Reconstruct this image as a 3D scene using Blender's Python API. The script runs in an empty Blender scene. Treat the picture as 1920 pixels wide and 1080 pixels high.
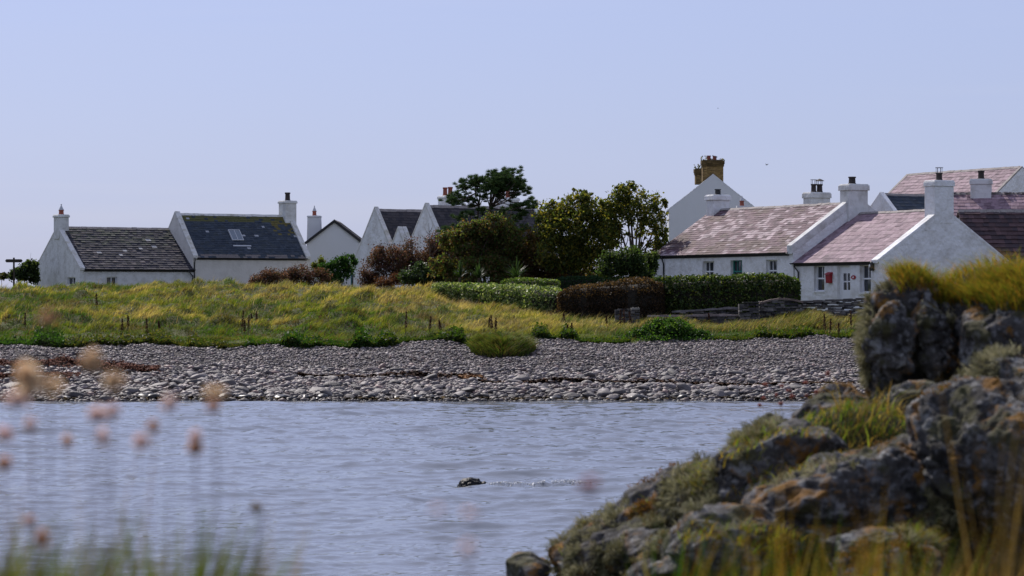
import bpy, bmesh, math, random
import numpy as np
from mathutils import Vector, Matrix
random.seed(7); RNG = np.random.default_rng(7)
S = bpy.context.scene
COL = S.collection
R = math.radians
# ------------------------------------------------------------------ camera, light, exposure
F = 5333.33; CX = 960.0; HZ = 560.0; EYE = 4.3
cam = bpy.data.cameras.new("camera"); camo = bpy.data.objects.new("camera", cam); COL.objects.link(camo)
camo.location = (0, 0, EYE); camo.rotation_euler = (R(90) + math.atan(20 / F), 0, 0)
cam.lens = 100; cam.sensor_width = 36; cam.clip_start = 0.1; cam.clip_end = 9000
cam.dof.use_dof = True; cam.dof.focus_distance = 155; cam.dof.aperture_fstop = 8.5
S.camera = camo
SUN_AZ = R(27)          # to the left of straight ahead
SUN_EL = R(43)
sv = Vector((-math.sin(SUN_AZ) * math.cos(SUN_EL), math.cos(SUN_AZ) * math.cos(SUN_EL), math.sin(SUN_EL)))
sun = bpy.data.lights.new("sun", 'SUN'); suno = bpy.data.objects.new("sun", sun); COL.objects.link(suno)
sun.energy = 4.8; sun.angle = R(0.5); sun.color = (1.0, 0.93, 0.87)
suno.location = (-60, 120, 150); suno.rotation_euler = sv.to_track_quat('Z', 'Y').to_euler()
W = bpy.data.worlds.new("World"); S.world = W; W.use_nodes = True
nt = W.node_tree; nt.nodes.clear()
sky = nt.nodes.new('ShaderNodeTexSky'); sky.sky_type = 'NISHITA'; sky.sun_disc = False
sky.sun_elevation = SUN_EL; sky.sun_rotation = -SUN_AZ; sky.altitude = 0
sky.air_density = 1.0; sky.dust_density = 1.2; sky.ozone_density = 3.0
# thin high haze softens and evens the blue
tc = nt.nodes.new('ShaderNodeTexCoord'); mp = nt.nodes.new('ShaderNodeMapping'); mp.inputs['Scale'].default_value = (1.2, 1.2, 16)
nz = nt.nodes.new('ShaderNodeTexNoise'); nz.inputs['Scale'].default_value = 2.2; nz.inputs['Detail'].default_value = 5
mr = nt.nodes.new('ShaderNodeMapRange'); mr.inputs['From Min'].default_value = 0.42; mr.inputs['From Max'].default_value = 0.75
mr.inputs['To Min'].default_value = 0.63; mr.inputs['To Max'].default_value = 0.76
nt.links.new(tc.outputs['Generated'], mp.inputs['Vector']); nt.links.new(mp.outputs[0], nz.inputs['Vector']); nt.links.new(nz.outputs['Fac'], mr.inputs['Value'])
mx = nt.nodes.new('ShaderNodeMix'); mx.data_type = 'RGBA'; mx.inputs[7].default_value = (5.3, 5.85, 8.15, 1)
bg = nt.nodes.new('ShaderNodeBackground'); bg.inputs['Strength'].default_value = 0.1
wo = nt.nodes.new('ShaderNodeOutputWorld')
tn_ = nt.nodes.new('ShaderNodeVectorMath'); tn_.operation = 'MULTIPLY'; tn_.inputs[1].default_value = (.62, .68, 1.09)
nt.links.new(sky.outputs[0], tn_.inputs[0])
mp2 = nt.nodes.new('ShaderNodeMapping'); mp2.inputs['Scale'].default_value = (2.5, 2.5, 55); mp2.inputs['Rotation'].default_value = (0, .03, 0)
nz2 = nt.nodes.new('ShaderNodeTexNoise'); nz2.inputs['Scale'].default_value = 1.0; nz2.inputs['Detail'].default_value = 4
mr2 = nt.nodes.new('ShaderNodeMapRange'); mr2.inputs['From Min'].default_value = .48; mr2.inputs['From Max'].default_value = .72; mr2.inputs['To Max'].default_value = .5
mx2 = nt.nodes.new('ShaderNodeMix'); mx2.data_type = 'RGBA'; mx2.inputs[6].default_value = (5.3, 5.92, 8.1, 1); mx2.inputs[7].default_value = (6.2, 6.5, 8.0, 1)
nt.links.new(tc.outputs['Generated'], mp2.inputs['Vector']); nt.links.new(mp2.outputs[0], nz2.inputs['Vector']); nt.links.new(nz2.outputs['Fac'], mr2.inputs['Value']); nt.links.new(mr2.outputs[0], mx2.inputs[0]); nt.links.new(mx2.outputs[2], mx.inputs[7])
nt.links.new(mr.outputs[0], mx.inputs[0]); nt.links.new(tn_.outputs[0], mx.inputs[6]); nt.links.new(mx.outputs[2], bg.inputs['Color']); nt.links.new(bg.outputs[0], wo.inputs['Surface'])
S.view_settings.view_transform = 'Standard'; S.view_settings.look = 'None'; S.view_settings.exposure = 0.0; S.view_settings.gamma = 1.0
S.render.engine = 'CYCLES'
S.cycles.use_denoising = True; S.cycles.max_bounces = 6; S.cycles.transparent_max_bounces = 4
S.cycles.sample_clamp_indirect = 4.0; S.cycles.caustics_reflective = False; S.cycles.caustics_refractive = False

# ------------------------------------------------------------------ helpers
def px(u, v, d):
    return np.array([(u - CX) / F * d, d, EYE - (v - HZ) / F * d])
def tag(o, label=None, cat=None, group=None, kind=None):
    if label: o['label'] = label
    if cat: o['category'] = cat
    if group: o['group'] = group
    if kind: o['kind'] = kind
    return o
def empty(name, loc, rz=0.0):
    o = bpy.data.objects.new(name, None); COL.objects.link(o); o.location = loc; o.rotation_euler = (0, 0, rz); o.empty_display_size = .3
    return o
def mesh_data(name, V, Fc, mat=None, col=None, smooth=False):
    """V (n,3); Fc: array (m,3)/(m,4), list of such arrays, or list of polygons; col per face"""
    V = np.asarray(V, dtype=np.float32)
    me = bpy.data.meshes.new(name)
    if isinstance(Fc, np.ndarray): Fc = [Fc]
    if len(Fc) and isinstance(Fc[0], np.ndarray) and Fc[0].ndim == 2:
        idx = np.concatenate([f.ravel() for f in Fc]).astype(np.int32)
        sizes = np.concatenate([np.full(len(f), f.shape[1], dtype=np.int32) for f in Fc])
        starts = np.concatenate([[0], np.cumsum(sizes)[:-1]]).astype(np.int32)
        me.vertices.add(len(V)); me.vertices.foreach_set('co', V.ravel())
        me.loops.add(len(idx)); me.loops.foreach_set('vertex_index', idx)
        me.polygons.add(len(sizes)); me.polygons.foreach_set('loop_start', starts)
        me.update(calc_edges=True)
    else:
        me.from_pydata(V.tolist(), [], [list(map(int, f)) for f in Fc]); me.update()
    if col is not None:
        c = np.asarray(col, dtype=np.float32)
        c4 = np.ones((len(me.polygons), 4), dtype=np.float32); c4[:, :3] = c
        a = me.attributes.new('col', 'FLOAT_COLOR', 'FACE'); a.data.foreach_set('color', c4.ravel())
    if smooth: me.polygons.foreach_set('use_smooth', np.ones(len(me.polygons), dtype=bool))
    if mat: me.materials.append(mat)
    return me
def obj(name, V, Fc, mat=None, parent=None, col=None, smooth=False, loc=None):
    o = bpy.data.objects.new(name, mesh_data(name, V, Fc, mat, col, smooth)); COL.objects.link(o)
    if parent: o.parent = parent
    if loc is not None: o.location = loc
    return o
class MB:
    def __init__(s): s.V = []; s.F = []; s.C = []; s.n = 0
    def add(s, V, Fs, col=(1, 1, 1)):
        V = np.asarray(V, float); s.V.append(V)
        for f in Fs: s.F.append([i + s.n for i in f]); s.C.append(col)
        s.n += len(V); return s
    def box(s, x0, x1, y0, y1, z0, z1, col=(1, 1, 1), P=None):
        c = np.array([[x0, y0, z0], [x1, y0, z0], [x1, y1, z0], [x0, y1, z0], [x0, y0, z1], [x1, y0, z1], [x1, y1, z1], [x0, y1, z1]], float)
        if P: c = np.array([P(*q) for q in c])
        return s.add(c, [(3, 2, 1, 0), (4, 5, 6, 7), (0, 1, 5, 4), (1, 2, 6, 5), (2, 3, 7, 6), (3, 0, 4, 7)], col)
    def prism(s, bot, top, col=(1, 1, 1)):
        n = len(bot); f = [tuple(range(n))[::-1], tuple(range(n, 2 * n))] + [(i, (i + 1) % n, n + (i + 1) % n, n + i) for i in range(n)]
        return s.add(np.vstack([bot, top]), f, col)
    def lathe(s, prof, c=(0, 0, 0), n=14, col=(1, 1, 1)):
        V = []; 
        for r, z in prof:
            for i in range(n):
                a = 2 * math.pi * i / n; V.append((c[0] + r * math.cos(a), c[1] + r * math.sin(a), c[2] + z))
        f = []
        for j in range(len(prof) - 1):
            for i in range(n):
                f.append((j * n + i, j * n + (i + 1) % n, (j + 1) * n + (i + 1) % n, (j + 1) * n + i))
        f.append(tuple(range(n))[::-1]); f.append(tuple(range((len(prof) - 1) * n, len(prof) * n)))
        return s.add(V, f, col)
    def tube(s, path, rad, n=7, col=(1, 1, 1)):
        path = [Vector(p) for p in path]
        if not hasattr(rad, '__len__'): rad = [rad] * len(path)
        V = []
        for i, p in enumerate(path):
            t = (path[min(i + 1, len(path) - 1)] - path[max(i - 1, 0)])
            if t.length < 1e-9: t = Vector((0, 0, 1))
            t.normalize(); a = t.cross(Vector((.31, .95, .05)) if abs(t.y) < .9 else Vector((1, 0, 0))).normalized(); b = t.cross(a)
            for k in range(n):
                an = 2 * math.pi * k / n; q = p + (a * math.cos(an) + b * math.sin(an)) * rad[i]; V.append(tuple(q))
        f = []
        for i in range(len(path) - 1):
            for k in range(n):
                f.append((i * n + k, i * n + (k + 1) % n, (i + 1) * n + (k + 1) % n, (i + 1) * n + k))
        f.append(tuple(range(n))[::-1]); f.append(tuple(range((len(path) - 1) * n, len(path) * n)))
        return s.add(V, f, col)
    def build(s, name, mat, parent=None, smooth=False, bevel=0):
        o = obj(name, np.vstack(s.V), s.F, mat, parent, np.array(s.C), smooth)
        if bevel:
            m = o.modifiers.new('bevel', 'BEVEL'); m.width = bevel; m.segments = 2; m.limit_method = 'ANGLE'
        return o
def _h(ix, iy, iz, seed):
    n = (ix * 374761393 + iy * 668265263 + iz * 2147483647 + seed * 974634777) & 0xffffffff
    n = ((n ^ (n >> 13)) * 1274126177) & 0xffffffff
    n = (n ^ (n >> 16))
    return (n & 0xffff) / 65535.0
def vnoise(x, y, z=None, seed=0):
    x = np.asarray(x, float); y = np.asarray(y, float); z = np.zeros_like(x) if z is None else np.asarray(z, float)
    ix = np.floor(x).astype(np.int64); iy = np.floor(y).astype(np.int64); iz = np.floor(z).astype(np.int64)
    fx = x - ix; fy = y - iy; fz = z - iz
    fx = fx * fx * (3 - 2 * fx); fy = fy * fy * (3 - 2 * fy); fz = fz * fz * (3 - 2 * fz)
    def L(a, b, t): return a + (b - a) * t
    c = [[[_h(ix + i, iy + j, iz + k, seed) for k in (0, 1)] for j in (0, 1)] for i in (0, 1)]
    return L(L(L(c[0][0][0], c[1][0][0], fx), L(c[0][1][0], c[1][1][0], fx), fy), L(L(c[0][0][1], c[1][0][1], fx), L(c[0][1][1], c[1][1][1], fx), fy), fz) * 2 - 1
def fbm(x, y, z=None, seed=0, oct=4, gain=.5):
    x = np.asarray(x, float); y = np.asarray(y, float); z = np.zeros_like(x) if z is None else np.asarray(z, float)
    a = 1; s = 0; t = 0
    for o in range(oct):
        s = s + a * vnoise(x * 2 ** o, y * 2 ** o, z * 2 ** o, seed + o * 17); t += a; a *= gain
    return s / t * 1.6
# ------------------------------------------------------------------ materials
def mat(name, col=(.5, .5, .5), rough=.8, attr=False, nscale=0, namt=.3, col2=None, bump=0, bscale=10, spec=.3, trans=0.0, objrand=0.0, detail=5, tcol=(1, 1, 1)):
    m = bpy.data.materials.new(name); m.use_nodes = True; t = m.node_tree; N = t.nodes; K = t.links
    b = N['Principled BSDF']; b.inputs['Roughness'].default_value = rough; b.inputs['Specular IOR Level'].default_value = spec
    if attr:
        a = N.new('ShaderNodeAttribute'); a.attribute_name = 'col'; c = a.outputs['Color']
    else:
        a = N.new('ShaderNodeRGB'); a.outputs[0].default_value = (*col, 1); c = a.outputs[0]
    tcd = N.new('ShaderNodeTexCoord')
    if nscale:
        n = N.new('ShaderNodeTexNoise'); n.inputs['Scale'].default_value = nscale; n.inputs['Detail'].default_value = detail; n.inputs['Roughness'].default_value = .62
        K.new(tcd.outputs['Object'], n.inputs['Vector'])
        if col2 is not None:
            r = N.new('ShaderNodeMapRange'); r.inputs['From Min'].default_value = .45; r.inputs['From Max'].default_value = .7; r.inputs['To Max'].default_value = namt
            K.new(n.outputs['Fac'], r.inputs['Value'])
            x = N.new('ShaderNodeMix'); x.data_type = 'RGBA'; x.inputs[7].default_value = (*col2, 1)
            K.new(r.outputs[0], x.inputs[0]); K.new(c, x.inputs[6]); c = x.outputs[2]
        else:
            r = N.new('ShaderNodeMapRange'); r.inputs['From Min'].default_value = .25; r.inputs['From Max'].default_value = .75
            r.inputs['To Min'].default_value = 1 - namt; r.inputs['To Max'].default_value = 1 + namt
            K.new(n.outputs['Fac'], r.inputs['Value'])
            x = N.new('ShaderNodeVectorMath'); x.operation = 'SCALE'; K.new(c, x.inputs[0]); K.new(r.outputs[0], x.inputs['Scale']); c = x.outputs[0]
    if objrand:
        oi = N.new('ShaderNodeObjectInfo'); r = N.new('ShaderNodeMapRange'); r.inputs['To Min'].default_value = 1 - objrand; r.inputs['To Max'].default_value = 1 + objrand
        K.new(oi.outputs['Random'], r.inputs['Value'])
        x = N.new('ShaderNodeVectorMath'); x.operation = 'SCALE'; K.new(c, x.inputs[0]); K.new(r.outputs[0], x.inputs['Scale']); c = x.outputs[0]
    K.new(c, b.inputs['Base Color'])
    if bump:
        n2 = N.new('ShaderNodeTexNoise'); n2.inputs['Scale'].default_value = bscale; n2.inputs['Detail'].default_value = 6
        K.new(tcd.outputs['Object'], n2.inputs['Vector'])
        bp = N.new('ShaderNodeBump'); bp.inputs['Strength'].default_value = 1; bp.inputs['Distance'].default_value = bump
        K.new(n2.outputs['Fac'], bp.inputs['Height']); K.new(bp.outputs[0], b.inputs['Normal'])
    if trans:
        tr = N.new('ShaderNodeBsdfTranslucent'); vm = N.new('ShaderNodeVectorMath'); vm.operation = 'MULTIPLY'; vm.inputs[1].default_value = tcol; K.new(c, vm.inputs[0]); K.new(vm.outputs[0], tr.inputs['Color'])
        ms = N.new('ShaderNodeMixShader'); ms.inputs[0].default_value = trans
        K.new(b.outputs[0], ms.inputs[1]); K.new(tr.outputs[0], ms.inputs[2]); K.new(ms.outputs[0], N['Material Output'].inputs['Surface'])
    return m
M = {}
M['white'] = mat('whitewash', (.78, .78, .77), .85, nscale=1.1, namt=.75, col2=(.52, .50, .46), bump=.09, bscale=4)
M['whiteold'] = mat('weathered whitewash', (.66, .66, .64), .9, nscale=1.6, namt=.75, col2=(.40, .39, .35), bump=.05, bscale=4)
M['cream'] = mat('cream render', (.66, .63, .58), .9, nscale=1.2, namt=.6, col2=(.50, .47, .42), bump=.03, bscale=6)
M['render'] = mat('smooth grey white render', (.63, .64, .65), .85, nscale=.5, namt=.3, col2=(.56, .56, .55), bump=.01, bscale=20)
M['coping'] = mat('weathered coping', (.62, .61, .58), .9, nscale=2.2, namt=.8, col2=(.33, .30, .20), bump=.02, bscale=9)
M['slate'] = mat('slate', rough=.7, attr=True, nscale=4, namt=.4, bump=.006, bscale=30, spec=.11)
M['slatedull'] = mat('dull slate', rough=.72, attr=True, nscale=7, namt=.25, bump=.006, bscale=30, spec=.22)
M['black'] = mat('black iron', (.02, .02, .022), .5)
M['dark'] = mat('dark interior', (.015, .015, .018), .9)
M['terracotta'] = mat('terracotta', (.25, .075, .05), .8, nscale=6, namt=.3)
M['darkpot'] = mat('dark clay', (.035, .028, .027), .75, nscale=6, namt=.3)
M['galv'] = mat('galvanised metal', (.45, .46, .48), .45)
M['paint'] = mat('white paint', (.78, .79, .8), .5)
M['green'] = mat('green paint', (.03, .20, .17), .5)
M['red'] = mat('red paint', (.30, .018, .028), .5)
M['glass'] = mat('window glass', (.03, .035, .045), .06, spec=.6)
M['skyglass'] = mat('skylight glass', (.16, .19, .22), .15, spec=.6)
M['ybrick'] = mat('yellow brick', rough=.9, attr=True, nscale=9, namt=.25, bump=.02, bscale=12)
M['stone'] = mat('rubble stone', rough=.9, attr=True, nscale=5, namt=.35, bump=.03, bscale=14)
M['shingle'] = mat('shingle stone', rough=.62, attr=True, nscale=9, namt=.25, spec=.4)
M['cobble'] = mat('cobble', (.105, .09, .085), .6, nscale=6, namt=.3, objrand=.55, spec=.4, bump=.02, bscale=12)
M['leaf'] = mat('leaf', rough=.6, attr=True, trans=.5, spec=.2, tcol=(2.2, 2.1, 1.0))
M['leafgloss'] = mat('glossy leaf', rough=.5, attr=True, trans=.4, spec=.3, tcol=(1.8, 1.8, 1.0))
M['needle'] = mat('needle', rough=.6, attr=True, trans=.25, spec=.25)
M['grass'] = mat('grass', rough=.6, attr=True, trans=.5, spec=.2, tcol=(1.35, 1.3, .8))
M['bark'] = mat('bark', (.075, .055, .042), .9, nscale=8, namt=.4, bump=.03, bscale=14)
M['lush'] = mat('lush grass', rough=.6, attr=True, trans=.55, spec=.2, tcol=(1.8, 1.9, .8))
M['dead'] = mat('dry stalk', rough=.9, attr=True, trans=.15)
M['weed'] = mat('seaweed', rough=.85, attr=True, spec=.08)
M['lichen'] = mat('tufted lichen', rough=.9, attr=True, trans=.25)
M['petal'] = mat('dry petal', rough=.8, attr=True, trans=.55, tcol=(1.15, 1.12, 1.1))
M['ridge'] = mat('ridge stone', (.27, .24, .22), .85, nscale=3, namt=.4, bump=.02, bscale=8)

# ------------------------------------------------------------------ land surface
UN = np.array([-3000, 0, 500, 900, 1250, 1500, 5000.])
DN = np.array([90, 112, 120, 127, 133.5, 136.5, 139, 143, 150, 160, 172, 185, 200, 235, 300, 900.])
_b = [-2.6, -.75, 0, .78, 1.72, 2.02]
ZT = np.array([
    _b + [2.33, 2.62, 3.28, 3.98, 4.52, 4.5, 4.5, 4.5, 4.5, 4.0],
    _b + [2.33, 2.62, 3.28, 3.98, 4.52, 4.5, 4.5, 4.5, 4.5, 4.0],
    _b + [2.33, 2.62, 3.28, 3.98, 4.52, 4.55, 4.5, 4.6, 4.5, 4.0],
    _b + [2.30, 2.65, 3.28, 3.95, 4.45, 4.6, 4.6, 4.6, 4.5, 4.0],
    _b + [2.28, 2.60, 3.12, 3.55, 4.0, 4.3, 4.4, 4.5, 4.5, 4.0],
    _b + [2.32, 2.95, 3.34, 3.56, 3.9, 4.2, 4.4, 4.5, 4.5, 4.0],
    _b + [2.32, 2.95, 3.34, 3.56, 3.9, 4.2, 4.4, 4.5, 4.5, 4.0]])
def edge_d(u):   # distance at which the turf meets the shingle
    return np.interp(u, [-500, 0, 300, 700, 800, 1000, 1200, 1450, 1700], [136, 136, 135.6, 135.7, 137, 138, 138.2, 139.2, 139]) + .9 * fbm(u / 55., u * 0, seed=91, oct=4)
def landz(x, d):
    x = np.asarray(x, float); d = np.asarray(d, float)
    u = x / np.maximum(d, 1) * F + CX
    iu = np.clip(np.searchsorted(UN, u) - 1, 0, len(UN) - 2); fu = np.clip((u - UN[iu]) / (UN[iu + 1] - UN[iu]), 0, 1)
    idd = np.clip(np.searchsorted(DN, d) - 1, 0, len(DN) - 2); fd = np.clip((d - DN[idd]) / (DN[idd + 1] - DN[idd]), 0, 1)
    z = (ZT[iu, idd] * (1 - fd) + ZT[iu, idd + 1] * fd) * (1 - fu) + (ZT[iu + 1, idd] * (1 - fd) + ZT[iu + 1, idd + 1] * fd) * fu
    left = np.clip((1150 - u) / 500, .25, 1)
    hum = np.clip((d - 137.5) / 6, 0, 1) * np.clip((215 - d) / 25, 0, 1)
    z = z + hum * left * (.40 * fbm(x / 2.9, d / 4.0, seed=5, oct=3) + .26 * np.abs(fbm(x / 1.3, d / 1.9, seed=8, oct=2)) )
    z = z + hum * np.clip((1350 - u) / 500,   .3, 1) * .38 * np.clip(fbm(x / 1.15, d / 1.7, seed=27, oct=2) - .08, 0, 1) ** 1.0
    z = z - .13 * np.exp(-((d - 125.0) / .8) ** 2) * (.6 + .4 * np.tanh(fbm(x / 4, d * 0, seed=6, oct=2) * 2))
    bch = np.clip((d - 121) / 4, 0, 1) * np.clip((140 - d) / 4, 0, 1)
    z = z + bch * .1 * fbm(x / 2.2, d / 1.6, seed=3, oct=3)
    return z
def grid_mesh(X, Y, Z):
    n, m = X.shape
    V = np.stack([X, Y, Z], -1).reshape(-1, 3)
    i = np.arange(n * m).reshape(n, m)
    Fq = np.stack([i[:-1, :-1], i[:-1, 1:], i[1:, 1:], i[1:, :-1]], -1).reshape(-1, 4)
    return V, Fq
ds = np.concatenate([np.arange(90, 116, 2.), np.arange(116, 186, .4), np.arange(186, 240, 2.), [250, 275, 300, 350, 420, 600, 900]])
ts = np.concatenate([[-4, -2, -1.2, -.8, -.55, -.4, -.32, -.26], np.linspace(-.22, .22, 190), [.26, .32, .4, .55, .8, 1.2, 2, 4]])
D, T = np.meshgrid(ds, ts, indexing='ij'); X = D * T
V, Fq = grid_mesh(X, D, landz(X, D))
# soil / shingle colour follows what the ground is
fc = V[Fq].mean(1); fu = fc[:, 0] / fc[:, 1] * F + CX
isb = fc[:, 1] < edge_d(fu)
cc = np.where(isb[:, None], np.array([.062, .054, .050]), np.array([.06, .065, .016]))
M['ground'] = mat('turf and shingle soil', rough=.95, attr=True, nscale=1.3, namt=.35, bump=.05, bscale=6)
tag(obj('ground', V, Fq, M['ground'], col=cc, smooth=True), kind='structure')

# ------------------------------------------------------------------ water
def water_z(x, y):
    rng = np.random.default_rng(11); z = np.zeros_like(x)
    for i in range(60):
        lam = .30 * (9.0 ** rng.random() ** 1.15); th = rng.normal(math.pi * .58, .62); k = 2 * math.pi / lam; ph = rng.random() * 6.28
        amp = .0078 * lam ** .85
        w = .6 + .55 * vnoise(x / (lam * 4.5), y / (lam * 6), seed=100 + i)
        s = np.sin(k * (x * math.cos(th) + y * math.sin(th)) + ph + 1.3 * vnoise(x / (lam * 3), y / (lam * 3), seed=300 + i))
        z += amp * w * (((s + 1) / 2) ** (6 + 8 * rng.random()) - .12)
    for i in range(9):
        lam = 2.2 + 2.6 * rng.random(); th = rng.normal(math.pi * .6, .5); k = 2 * math.pi / lam; w = np.clip(.3 + 1.5 * vnoise(x / 7, y / 9, seed=700 + i), 0, 1.4)
        s = np.sin(k * (x * math.cos(th) + y * math.sin(th)) + rng.random() * 6.28 + 1.5 * vnoise(x / 4, y / 5, seed=800 + i)); z += .052 * w * (((s + 1) / 2) ** 4 - .2)
    z += .03 * fbm(x / 5, y / 7, seed=41, oct=2)
    return z * np.clip((121.5 - y) / 8, .25, 1)
ys = [9.0]
while ys[-1] < 124: ys.append(ys[-1] + (1.2 if ys[-1] < 34 else .085 + .0007 * (ys[-1] - 34)))
ys = np.array(ys)
ts = np.concatenate([[-60, -20, -6, -3, -1.5, -.9, -.6, -.42, -.34, -.28, -.235], np.linspace(-.2, .2, 330), [.235, .28, .34, .42, .6, .9, 1.5, 3, 6, 20, 60]])
D, T = np.meshgrid(ys, ts, indexing='ij'); X = D * T
Z = water_z(X, D)
U = X / D * F + CX
def ridge(u0, d0, s, u1, d1, amp, wid):
    x0 = (u0 - CX) / F * d0; x1 = (u1 - CX) / F * d1
    t = np.clip(((X - x0) * (x1 - x0) + (D - d0) * (d1 - d0)) / ((x1 - x0) ** 2 + (d1 - d0) ** 2), 0, 1)
    dx = X - (x0 + t * (x1 - x0)); dy = D - (d0 + t * (d1 - d0)); r = np.hypot(dx, dy)
    return amp * np.exp(-(r / wid) ** 2) * np.sin(np.clip(t, .02, .98) * math.pi) ** s
Z += ridge(985, 64.6, 1, 1135, 65.5, .20, .5) + ridge(905, 63.9, .4, 1030, 64.6, .09, .26) - ridge(930, 63.3, .6, 1130, 64.4, .05, .4)
rip = ridge(900, 63.9, .3, 1110, 64.9, 1, .33)
Z += rip * .05 * vnoise(X / .15, D / .22, seed=77) + rip * .03 * vnoise(X / .08, D / .14, seed=78)
V, Fq = grid_mesh(X, D, Z)
b0 = len(V); V = np.vstack([V, [[-4000, -300, -.35], [4000, -300, -.35], [4000, 9.5, -.35], [-4000, 9.5, -.35]]])
m = bpy.data.materials.new('sea water'); m.use_nodes = True; t = m.node_tree; b = t.nodes['Principled BSDF']
b.inputs['Base Color'].default_value = (.12, .128, .138, 1); b.inputs['Roughness'].default_value = .04; b.inputs['IOR'].default_value = 1.7; b.inputs['Specular IOR Level'].default_value = .5
tcw = t.nodes.new('ShaderNodeTexCoord'); mpw = t.nodes.new('ShaderNodeMapping'); mpw.inputs['Scale'].default_value = (3.2, 5.2, 1)
n1 = t.nodes.new('ShaderNodeTexNoise'); n1.inputs['Scale'].default_value = 1.4; n1.inputs['Detail'].default_value = 5; n1.inputs['Roughness'].default_value = .6
bp = t.nodes.new('ShaderNodeBump'); bp.inputs['Strength'].default_value = .8; bp.inputs['Distance'].default_value = .012
t.links.new(tcw.outputs['Object'], mpw.inputs[0]); t.links.new(mpw.outputs[0], n1.inputs['Vector']); t.links.new(n1.outputs['Fac'], bp.inputs['Height']); t.links.new(bp.outputs[0], b.inputs['Normal'])
M['water'] = m
tag(obj('water', V, [Fq, np.array([[b0, b0 + 1, b0 + 2, b0 + 3]])], m, smooth=True), kind='structure')

# ------------------------------------------------------------------ stones of the beach
def ico(sub):
    bm = bmesh.new(); bmesh.ops.create_icosphere(bm, subdivisions=sub, radius=1)
    V = np.array([v.co[:] for v in bm.verts]); Fc = np.array([[v.index for v in f.verts] for f in bm.faces]); bm.free(); return V, Fc
def scatter_stones(pts, size, cols, sub, rng):
    V0, F0 = ico(sub); n = len(pts)
    V = np.repeat(V0[None], n, 0) * (1 + .28 * (rng.random((n, len(V0), 1)) - .5))
    sc = np.stack([size * (.8 + .7 * rng.random(n)), size * (.7 + .5 * rng.random(n)), size * (.35 + .35 * rng.random(n))], -1)
    V = V * sc[:, None, :]
    a = rng.random(n) * 6.283; tl = rng.normal(0, .28, n)
    ct, st = np.cos(tl)[:, None], np.sin(tl)[:, None]
    x, z = V[..., 0] * ct - V[..., 2] * st, V[..., 0] * st + V[..., 2] * ct
    ca, sa = np.cos(a)[:, None], np.sin(a)[:, None]
    V = np.stack([x * ca - V[..., 1] * sa, x * sa + V[..., 1] * ca, z], -1) + pts[:, None, :]
    Fc = (F0[None] + (np.arange(n) * len(V0))[:, None, None]).reshape(-1, 3)
    return V.reshape(-1, 3), Fc, np.repeat(cols, len(F0), 0)
def stone_cols(n, rng):
    base = np.array([[.20, .165, .155], [.25, .20, .185], [.115, .10, .10], [.31, .25, .22], [.25, .165, .14], [.40, .35, .31], [.17, .145, .15]])
    p = np.array([.24, .22, .2, .12, .09, .03, .10])
    return base[rng.choice(len(base), n, p=p)] * (.40 + .70 * rng.random((n, 1)) ** 1.5)
def beach_pts(n, d0, d1, rng, pad=.215):
    d = d0 + (d1 - d0) * rng.random(n); x = d * (rng.random(n) * 2 - 1) * pad
    return x, d
rng = np.random.default_rng(21)
Vs, Fs, Cs = [], [], []; off = 0
for n, d0, d1, s0, s1, sub in ((72000, 123.5, 140.5, .035, .105, 1), (12500, 119.3, 129.5, .08, .20, 1)):
    x, d = beach_pts(n, d0, d1, rng); u = x / d * F + CX
    ok = d < edge_d(u) + .8 * rng.random(n); x, d = x[ok], d[ok]; n = len(x)
    sz = s0 + (s1 - s0) * rng.random(n) ** 2.2
    p = np.stack([x, d, landz(x, d) + sz * .28], -1)
    c = stone_cols(n, rng)
    wet = np.clip((122.3 - d) / 1.6, 0, 1)[:, None]; c = c * (1 - .6 * wet)
    V, Fc, C = scatter_stones(p, sz, c, sub, rng); Vs.append(V); Fs.append(Fc + off); Cs.append(C); off += len(V)
tag(obj('shingle', np.vstack(Vs), np.vstack(Fs), M['shingle'], col=np.vstack(Cs)), 'grey and purple shingle covering the whole beach bank', 'shingle', kind='stuff')
# the largest cobbles, each one its own object
cob = []
V0, F0 = ico(3)
for k in range(10):
    r2 = np.random.default_rng(500 + k)
    nrm = r2.normal(size=(16, 3)); nrm /= np.linalg.norm(nrm, axis=1)[:, None]; h = .72 + .3 * r2.random(16)
    rad = np.min(np.where(V0 @ nrm.T > .05, h / np.maximum(V0 @ nrm.T, .05), 9), 1); rad = np.minimum(rad, 1.15)
    V = V0 * rad[:, None] * (1 + .06 * fbm(V0[:, 0] * 2.5 + k, V0[:, 1] * 2.5, V0[:, 2] * 2.5, seed=k))[:, None]
    cob.append(mesh_data('beach_cobble', V, F0, M['cobble'], smooth=True))
M['wetcobble'] = mat('wet cobble', (.022, .021, .022), .42, nscale=6, namt=.4, spec=.25)
wetc = [c.copy() for c in cob[:4]]
for c in wetc: c.materials[0] = M['wetcobble']
r2 = np.random.default_rng(31); placed = []
k = 0
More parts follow.
